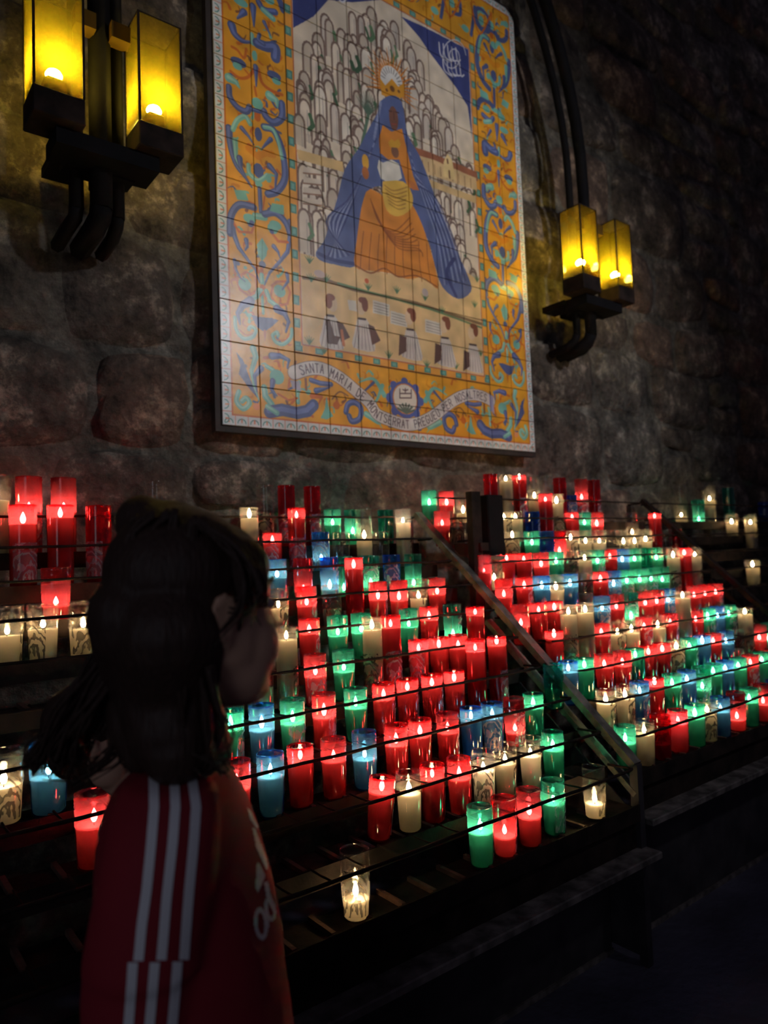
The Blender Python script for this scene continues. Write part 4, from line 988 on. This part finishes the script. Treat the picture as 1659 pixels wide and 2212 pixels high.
def shoe(fx, fy, fw):
    bm = bmesh.new(); fw = Vector(fw).normalized(); sd = Vector((0, 0, 1)).cross(fw)
    c = Vector((fx, fy, 0))
    ellipsoid(bm, c+fw*.055+Vector((0, 0, .026)), (fw*.068, sd*.034, Vector((0, 0, .026)))); ellipsoid(bm, c+fw*-.015+Vector((0, 0, .034)), (fw*.045, sd*.030, Vector((0, 0, .034)))); 
    loft(bm, [(c+fw*.030+Vector((0, 0, .002)), fw*.100, sd*.036), (c+fw*.030+Vector((0, 0, .016)), fw*.100, sd*.036)], 20)
    for v in bm.verts: v.co.z = max(v.co.z, .002)
    return fuse(bm, .005, 2, 'shoe')

# ---- the girl in the foreground
FW = Vector((.985, .06, 0)).normalized()
UP = Vector((0, 0, 1)); LF = UP.cross(FW)
HC = S(425, 1300, .785)
g0 = S(395, 1900, .80); girl = empty('person', (g0.x, g0.y, 0.0), label='child with long dark hair in a red jersey with white sleeve stripes, facing the candles', cat='person')
bm = bmesh.new()
P, _, _, _ = head_blobs(bm, HC, FW, 1.0)
neck_b = S(385, 1660, .80)
chain(bm, [P(-.018, 0, -.045), P(-.026, 0, -.090), neck_b+Vector((0, 0, -.02))], [.040, .034, .036])
hips = Vector((g0.x-.005, g0.y, .58)); chest = S(390, 1800, .80)
loft(bm, [(neck_b+Vector((0, 0, -.01)), FW*.030, LF*.045), (neck_b+Vector((0, 0, -.06)), FW*.045, LF*.085), (chest, FW*.060, LF*.090), (Vector((hips.x, hips.y, .74)), FW*.078, LF*.098), (hips, FW*.085, LF*.110), (hips-Vector((0, 0, .05)), FW*.075, LF*.10)])
rs, re_, rw = S(368, 1745, .745), S(320, 2110, .715), S(330, 2420, .71)
ls, le, lw = S(405, 1745, .875), S(410, 2100, .92), S(450, 2300, .90)
chain(bm, [rs, (rs+re_)/2, re_, (re_+rw)/2, rw], [.030, .033, .029, .027, .019]); chain(bm, [ls, (ls+le)/2, le, (le+lw)/2, lw], [.030, .033, .029, .027, .019])
hand(bm, rw, rw-re_, Vector((0, 1, 0))); hand(bm, lw, lw-le, Vector((0, -1, 0)))
for s in (-1, 1):
    hp = hips + LF*s*.055; kn = hp + Vector((.012, 0, -.25)); an = kn + Vector((-.012, 0, -.255)); an.z = .075
    chain(bm, [hp, (hp+kn)/2, kn, (kn+an)*.5+Vector((-.008, 0, .03)), an], [.070, .060, .043, .042, .028])
    chain(bm, [an, an+Vector((0, 0, -.03)), an+FW*.05+Vector((0, 0, -.045))], [.028, .026, .022])
place_me('body', fuse(bm, .0045, 3, 'body'), M['skin'], girl)
eyes(girl, P, 1.0)
# hair: close cap, lump at the crown, and long locks blown back
bm = bmesh.new()
ellipsoid(bm, P(-.020, 0, .034), (FW*.080, LF*.078, UP*.072))
ellipsoid(bm, P(.020, 0, .044), (FW*.052, LF*.062, UP*.044)); ellipsoid(bm, S(308, 1128, .79), (FW*.030, LF*.034, UP*.030)); ellipsoid(bm, S(365, 1150, .79), (FW*.045, LF*.045, UP*.036)); ellipsoid(bm, S(345, 1150, .80), (FW*.045, LF*.04, UP*.036))
ellipsoid(bm, P(-.042, 0, -.030), (FW*.056, LF*.070, UP*.070)); ellipsoid(bm, P(.024, -.050, .036), (FW*.038, LF*.020, UP*.034)); ellipsoid(bm, P(.024, .050, .036), (FW*.038, LF*.020, UP*.034))
chain(bm, [P(-.045, -.03, -.03), S(370, 1480, .76), S(375, 1570, .745), S(380, 1620, .73), S(385, 1645, .72)], [.058, .058, .050, .036, .018]); chain(bm, [P(-.07, .0, -.01), S(290, 1420, .80), S(240, 1490, .80), S(175, 1570, .80), S(130, 1630, .80)], [.048, .042, .030, .018, .008]); chain(bm, [P(-.07, .0, -.02), S(310, 1480, .79), S(300, 1570, .78), S(305, 1630, .76)], [.046, .040, .034, .020]); chain(bm, [S(405, 1460, .75), S(435, 1550, .745), S(450, 1605, .74), S(450, 1645, .735)], [.026, .024, .020, .012])
chain(bm, [P(-.03, .03, -.03), S(400, 1500, .83), S(410, 1620, .84)], [.05, .045, .028])
cap = place_me('hair', fuse(bm, .0045, 4, 'hair'), M['hair'], girl)
rnd = random.Random(9)
bm = bmesh.new()
def lock(pts, r0, z0=.79, dz=0.0):
    q = []; n = len(pts)
    for i, (x, y) in enumerate(pts): q.append(S(x, y, z0+dz*i/(n-1)))
    out_ = []
    for i in range(n-1):
        p0, p1, p2, p3 = [q[max(0, min(n-1, j))] for j in (i-1, i, i+1, i+2)]
        for k in range(5):
            t = k/5; out_.append(.5*((2*p1)+(p2-p0)*t+(2*p0-5*p1+4*p2-p3)*t*t+(3*p1-p0-3*p2+p3)*t**3))
    out_.append(q[-1]); m_ = len(out_)
    tube(bm, out_, [r0*(1-.9*(i/(m_-1))**1.6)+.0006 for i in range(m_)], 6, flat=.6)
def jit(pts, a, b): return [(x+rnd.gauss(0, a+(b-a)*i/(len(pts)-1)), y+rnd.gauss(0, a+(b-a)*i/(len(pts)-1))) for i, (x, y) in enumerate(pts)]
flows = [ # start at the back of the head, sweep down and away to the left
 ([(262, 1230), (228, 1330), (185, 1440), (120, 1540), (75, 1630), (62, 1650)], 32, .0060),
 ([(280, 1260), (240, 1370), (200, 1470), (150, 1560), (120, 1640), (128, 1668)], 28, .0062),
 ([(300, 1300), (255, 1410), (215, 1490), (165, 1570), (145, 1640), (160, 1680)], 24, .0060),
 ([(320, 1330), (290, 1440), (245, 1510), (190, 1580), (165, 1640), (90, 1660)], 14, .0040),
 ([(330, 1350), (310, 1450), (280, 1500), (265, 1560), (235, 1630), (170, 1690)], 16, .0042),
 ([(340, 1360), (320, 1460), (292, 1540), (285, 1600), (285, 1640), (300, 1670)], 24, .0060),
 ([(370, 1380), (350, 1480), (335, 1570), (330, 1620), (335, 1655), (345, 1668)], 24, .0062),
 ([(400, 1380), (395, 1480), (390, 1570), (395, 1620), (420, 1650), (450, 1660)], 24, .0060),
 ([(430, 1420), (440, 1500), (450, 1570), (452, 1620), (470, 1645), (490, 1655)], 18, .0050),
 ([(450, 1440), (470, 1520), (480, 1580), (478, 1620), (470, 1640), (455, 1650)], 12, .0038),
 ([(330, 1110), (270, 1200), (250, 1310), (262, 1430), (300, 1540), (320, 1640)], 16, .0045),
 ([(380, 1105), (340, 1200), (310, 1320), (330, 1440), (350, 1560), (370, 1655)], 18, .0045),
 ([(420, 1115), (410, 1210), (390, 1320), (395, 1440), (400, 1550), (410, 1650)], 16, .0045),
 ([(420, 1120), (480, 1150), (530, 1200), (560, 1260), (565, 1300), (540, 1335)], 16, .0040),
 ([(430, 1130), (500, 1190), (530, 1260), (520, 1310), (480, 1340), (450, 1400)], 18, .0045),
 ([(300, 1110), (270, 1130), (255, 1170), (262, 1230), (240, 1300), (215, 1350)], 16, .0040)]
for pts, n_, r0 in flows:
    pts = [(x+(34*(1-q/5) if x < 345 else 0), y) for q, (x, y) in enumerate(pts)]
    for i in range(n_):
        j = jit(pts, 4, 14); z_ = (.715 if pts[0][0] >= 400 else .765) + rnd.uniform(-.02, .07)
        if pts[0][1] < 1200: z_ = .716 + rnd.uniform(0, .02)
        lock(j, r0*rnd.uniform(.5, 1.1), z_, rnd.uniform(-.01, .03))
for pts in ([(250, 1500), (262, 1545), (250, 1600), (215, 1645), (170, 1665)], [(180, 1520), (175, 1600), (190, 1650), (215, 1640)], [(478, 1560), (490, 1590), (500, 1622)], [(230, 1560), (238, 1610), (232, 1650)]):
    for i in range(3): lock(jit(pts, 2, 4), .0028, .78, 0)
wobj('loose_locks', bm, M['hair'], girl)['kind'] = 'stuff'
bm = bmesh.new(); ellipsoid(bm, S(214, 1346, .79), (FW*.006, LF*.008, UP*.006)); wobj('hair_tie', bm, M['black'], girl)

# jersey
bm = bmesh.new()
prof = [(1632, 335, 455, .055), (1660, 290, 470, .085), (1690, 262, 498, .115), (1737, 245, 526, .120), (1798, 232, 551, .118), (1871, 225, 572, .116), (1958, 222, 592, .116), (2031, 216, 606, .118), (2110, 208, 612, .120), (2212, 200, 630, .124), (2330, 195, 650, .128), (2420, 195, 660, .13)]
rings = []
for y, xl, xr, b in prof:
    c = S((xl+xr)/2, y, .80); lat = (_r*math.cos(.0)); hw = (xr-xl)/2*.80/F
    dl = S(xr, y, .80)-S(xl, y, .80); hv = Vector((0, 0, 1)).cross(dl.normalized())
    rings.append((c, dl*.5, hv.normalized()*b))
loft(bm, rings, 36)
def sleeve(pts, rads):
    rr = []
    for (x, y, z), r_ in zip(pts, rads):
        c = S(x, y, z); dl = (S(x+10, y, z)-S(x-10, y, z)).normalized(); hv = Vector((0, 0, 1)).cross(dl).normalized(); rr.append((c, dl*r_, hv*r_*.8))
    loft(bm, rr, 24)
sleeve([(372, 1668, .745), (368, 1695, .73), (358, 1760, .715), (345, 1850, .706), (332, 1950, .702), (316, 2050, .700), (312, 2085, .700), (312, 2088, .700)], [.030, .048, .055, .057, .058, .059, .060, .055])
sleeve([(308, 2080, .702), (300, 2160, .702), (300, 2260, .702), (315, 2390, .702)], [.056, .056, .054, .036])
sleeve([(400, 1668, .86), (398, 1700, .88), (400, 1800, .905), (405, 1950, .915), (410, 2090, .92)], [.030, .044, .050, .054, .056])
sleeve([(410, 2085, .92), (425, 2180, .91), (445, 2270, .90)], [.050, .046, .034])
jm = fuse(bm, .0055, 5, 'jersey')
# soft folds
for v in jm.vertices:
    w_ = v.co; n_ = noise.noise(Vector((w_.x*16+w_.z*5, w_.y*16, w_.z*5)))*.0035
    v.co = w_ + v.normal*n_
jer = place_me('jersey', jm, M['jersey'], girl)
bvh = BVHTree.FromPolygons([v.co.copy() for v in jm.vertices], [tuple(p.vertices) for p in jm.polygons])
def on_jersey(x, y, off=.0012):
    d = ray(x, y).normalized(); h, n_, i_, dd = bvh.ray_cast(CAM, d)
    if h is None: return None
    if n_.dot(d) > 0: n_ = -n_
    return h + n_*off
def cloth_strip(name, centre, width, mat_, rows_=36):
    # centre: points along the stripe on the photograph; the strip lies on the cloth
    bm = bmesh.new(); seg = [math.dist(a, b) for a, b in zip(centre, centre[1:])]; tot = sum(seg); rr = []
    for i in range(rows_+1):
        s_ = tot*i/rows_; k = 0
        while k < len(seg)-1 and s_ > seg[k]: s_ -= seg[k]; k += 1
        t = s_/seg[k]; x = centre[k][0]+(centre[k+1][0]-centre[k][0])*t; y = centre[k][1]+(centre[k+1][1]-centre[k][1])*t
        row = [on_jersey(x+width*(u_-.5), y) for u_ in (0, .25, .5, .75, 1)]
        if any(q is None for q in row): continue
        rr.append([bm.verts.new(q) for q in row])
    for p_, q_ in zip(rr, rr[1:]):
        for k in range(4): f = bm.faces.new((p_[k], p_[k+1], q_[k+1], q_[k])); f.smooth = True
    return wobj(name, bm, mat_, girl)
def zz(x, y): return (150+x/3.13, 1600+y/3.13)
for pl in ([(565, 170), (575, 450), (555, 700), (525, 1000), (490, 1250), (468, 1485)], [(700, 110), (716, 450), (697, 700), (657, 1050), (636, 1300), (620, 1480)], [(815, 165), (854, 450), (836, 700), (807, 1000), (783, 1300), (770, 1478)],
           [(432, 1495), (418, 1700), (402, 1916), (395, 2050)], [(577, 1495), (560, 1700), (541, 1916), (535, 2050)], [(727, 1490), (712, 1700), (692, 1916), (686, 2050)]):
    cloth_strip('sleeve_stripe', [zz(*p) for p in pl], 21, M['white'])
def cloth_poly(name, pts, hole=None):
    # a flat print on the cloth: fine grid of the outline laid on the jersey
    bm = bmesh.new(); xs = [p[0] for p in pts]; ys = [p[1] for p in pts]; st = 2.0
    def ins(P_, x, y):
        r_ = False
        for i in range(len(P_)):
            xa, ya = P_[i]; xb, yb = P_[(i+1) % len(P_)]
            if (ya > y) != (yb > y) and x < (xb-xa)*(y-ya)/(yb-ya)+xa: r_ = not r_
        return r_
    vc = {}
    def V_(i, j):
        if (i, j) not in vc:
            q = on_jersey(min(xs)+i*st, min(ys)+j*st); vc[(i, j)] = bm.verts.new(q) if q is not None else None
        return vc[(i, j)]
    for i in range(int((max(xs)-min(xs))/st)+1):
        for j in range(int((max(ys)-min(ys))/st)+1):
            x, y = min(xs)+(i+.5)*st, min(ys)+(j+.5)*st
            if ins(pts, x, y) and not (hole and ins(hole, x, y)):
                q = [V_(i, j), V_(i+1, j), V_(i+1, j+1), V_(i, j+1)]
                if all(v is not None for v in q) and max((a.co-b.co).length for a in q for b in q) < .012:
                    bm.faces.new(q)
    if len(bm.faces): wobj(name, bm, M['white'], girl)
    else: bm.free()
def el(cx, cy, rx, ry, rot=0): return [(cx+rx*math.cos(a)*math.cos(rot)-ry*math.sin(a)*math.sin(rot), cy+rx*math.cos(a)*math.sin(rot)+ry*math.sin(a)*math.cos(rot)) for a in [2*math.pi*i/24 for i in range(24)]]
cloth_poly('chest_bar', [zz(*p) for p in ((1195, 450), (1215, 470), (1270, 580), (1262, 600), (1215, 530))])
cloth_poly('chest_bar', [zz(*p) for p in ((1232, 590), (1250, 600), (1325, 800), (1335, 868), (1320, 870), (1255, 720))])
cloth_poly('chest_bar', [zz(*p) for p in ((1262, 825), (1275, 830), (1318, 915), (1268, 1028), (1252, 990))])
cloth_poly('chest_letter', [zz(*p) for p in el(1350, 1140, 38, 82, -.15)], [zz(*p) for p in el(1352, 1140, 18, 52, -.15)])
cloth_poly('chest_letter', [zz(*p) for p in ((1310, 960), (1335, 950), (1350, 1030), (1392, 1160), (1380, 1180), (1330, 1080))])
cloth_poly('chest_letter', [zz(*p) for p in el(1288, 1238, 46, 112, -.10)], [zz(*p) for p in el(1288, 1238, 24, 76, -.10)])
cloth_poly('chest_letter', [zz(*p) for p in ((1318, 1120), (1336, 1125), (1342, 1260), (1322, 1290))])
# trousers and shoes
bm = bmesh.new()
loft(bm, [(hips+Vector((0, 0, .06)), FW*.092, LF*.118), (hips, FW*.098, LF*.125), (hips-Vector((0, 0, .08)), FW*.095, LF*.125), (hips-Vector((0, 0, .10)), FW*.08, LF*.11)])
for s in (-1, 1):
    hp = hips + LF*s*.058; chain(bm, [hp, hp+Vector((.010, 0, -.13)), hp+Vector((.012, 0, -.26)), hp+Vector((.002, 0, -.40)), hp+Vector((0, 0, -.49))], [.078, .070, .058, .050, .046])
place_me('trousers', fuse(bm, .008, 4, 'trousers'), M['trousers'], girl)
for s in (-1, 1):
    q = hips + LF*s*.058; place_me('shoe', shoe(q.x, q.y, FW), M['shoe'], girl)

# ---- the smaller child beyond her
HC2 = S(208, 1588, 1.10)
c0 = S(330, 1900, 1.08); kid = empty('person', (c0.x, c0.y, 0.0), label='smaller child half hidden behind the girl, face lit orange between her locks', cat='person')
bm = bmesh.new(); F2 = Vector((.93, -.37, 0)).normalized(); L2 = UP.cross(F2)
P2, _, _, _ = head_blobs(bm, HC2, F2, .66)
nb = S(300, 1715, 1.10)
chain(bm, [P2(-.012, 0, -.05), nb], [.024, .026])
hz = .40; hp0 = Vector((c0.x, c0.y, hz))
loft(bm, [(nb+Vector((0, 0, -.005)), F2*.035, L2*.045), (nb+Vector((0, 0, -.035)), F2*.05, L2*.072), (Vector((c0.x, c0.y, .64)), F2*.055, L2*.075), (hp0, F2*.06, L2*.075)])
for s in (-1, 1):
    sh = nb + L2*s*.070 + Vector((0, 0, -.04)); el_ = sh + Vector((.01, 0, -.14)); wr = el_ + F2*.05 + Vector((0, 0, -.10))
    chain(bm, [sh, el_, wr], [.026, .022, .015]); hand(bm, wr, wr-el_, L2*-s, .7)
    a = hp0 + L2*s*.04; chain(bm, [a, a+Vector((.008, 0, -.17)), Vector((a.x, a.y, .05))], [.045, .034, .024]); chain(bm, [Vector((a.x, a.y, .05)), Vector((a.x, a.y, .025))+F2*.04], [.024, .018])
place_me('body', fuse(bm, .004, 3, 'body'), M['skin'], kid); eyes(kid, P2, .66)
bm = bmesh.new(); ellipsoid(bm, P2(-.026, 0, .040), (F2*.062, L2*.056, UP*.056)); ellipsoid(bm, P2(-.05, 0, -.02), (F2*.040, L2*.050, UP*.05)); place_me('hair', fuse(bm, .005, 3, 'hair'), M['hair'], kid)
bm = bmesh.new(); loft(bm, [(nb+Vector((0, 0, -.012)), F2*.046, L2*.066), (nb+Vector((0, 0, -.045)), F2*.060, L2*.086), (Vector((c0.x, c0.y, .64)), F2*.066, L2*.086), (hp0-Vector((0, 0, .04)), F2*.075, L2*.090)], 24)
place_me('dress', fuse(bm, .007, 3, 'dress'), M['trousers'], kid)
for s in (-1, 1):
    a = hp0 + L2*s*.04; me = shoe(a.x, a.y, F2)
    place_me('shoe', me, M['shoe'], kid)
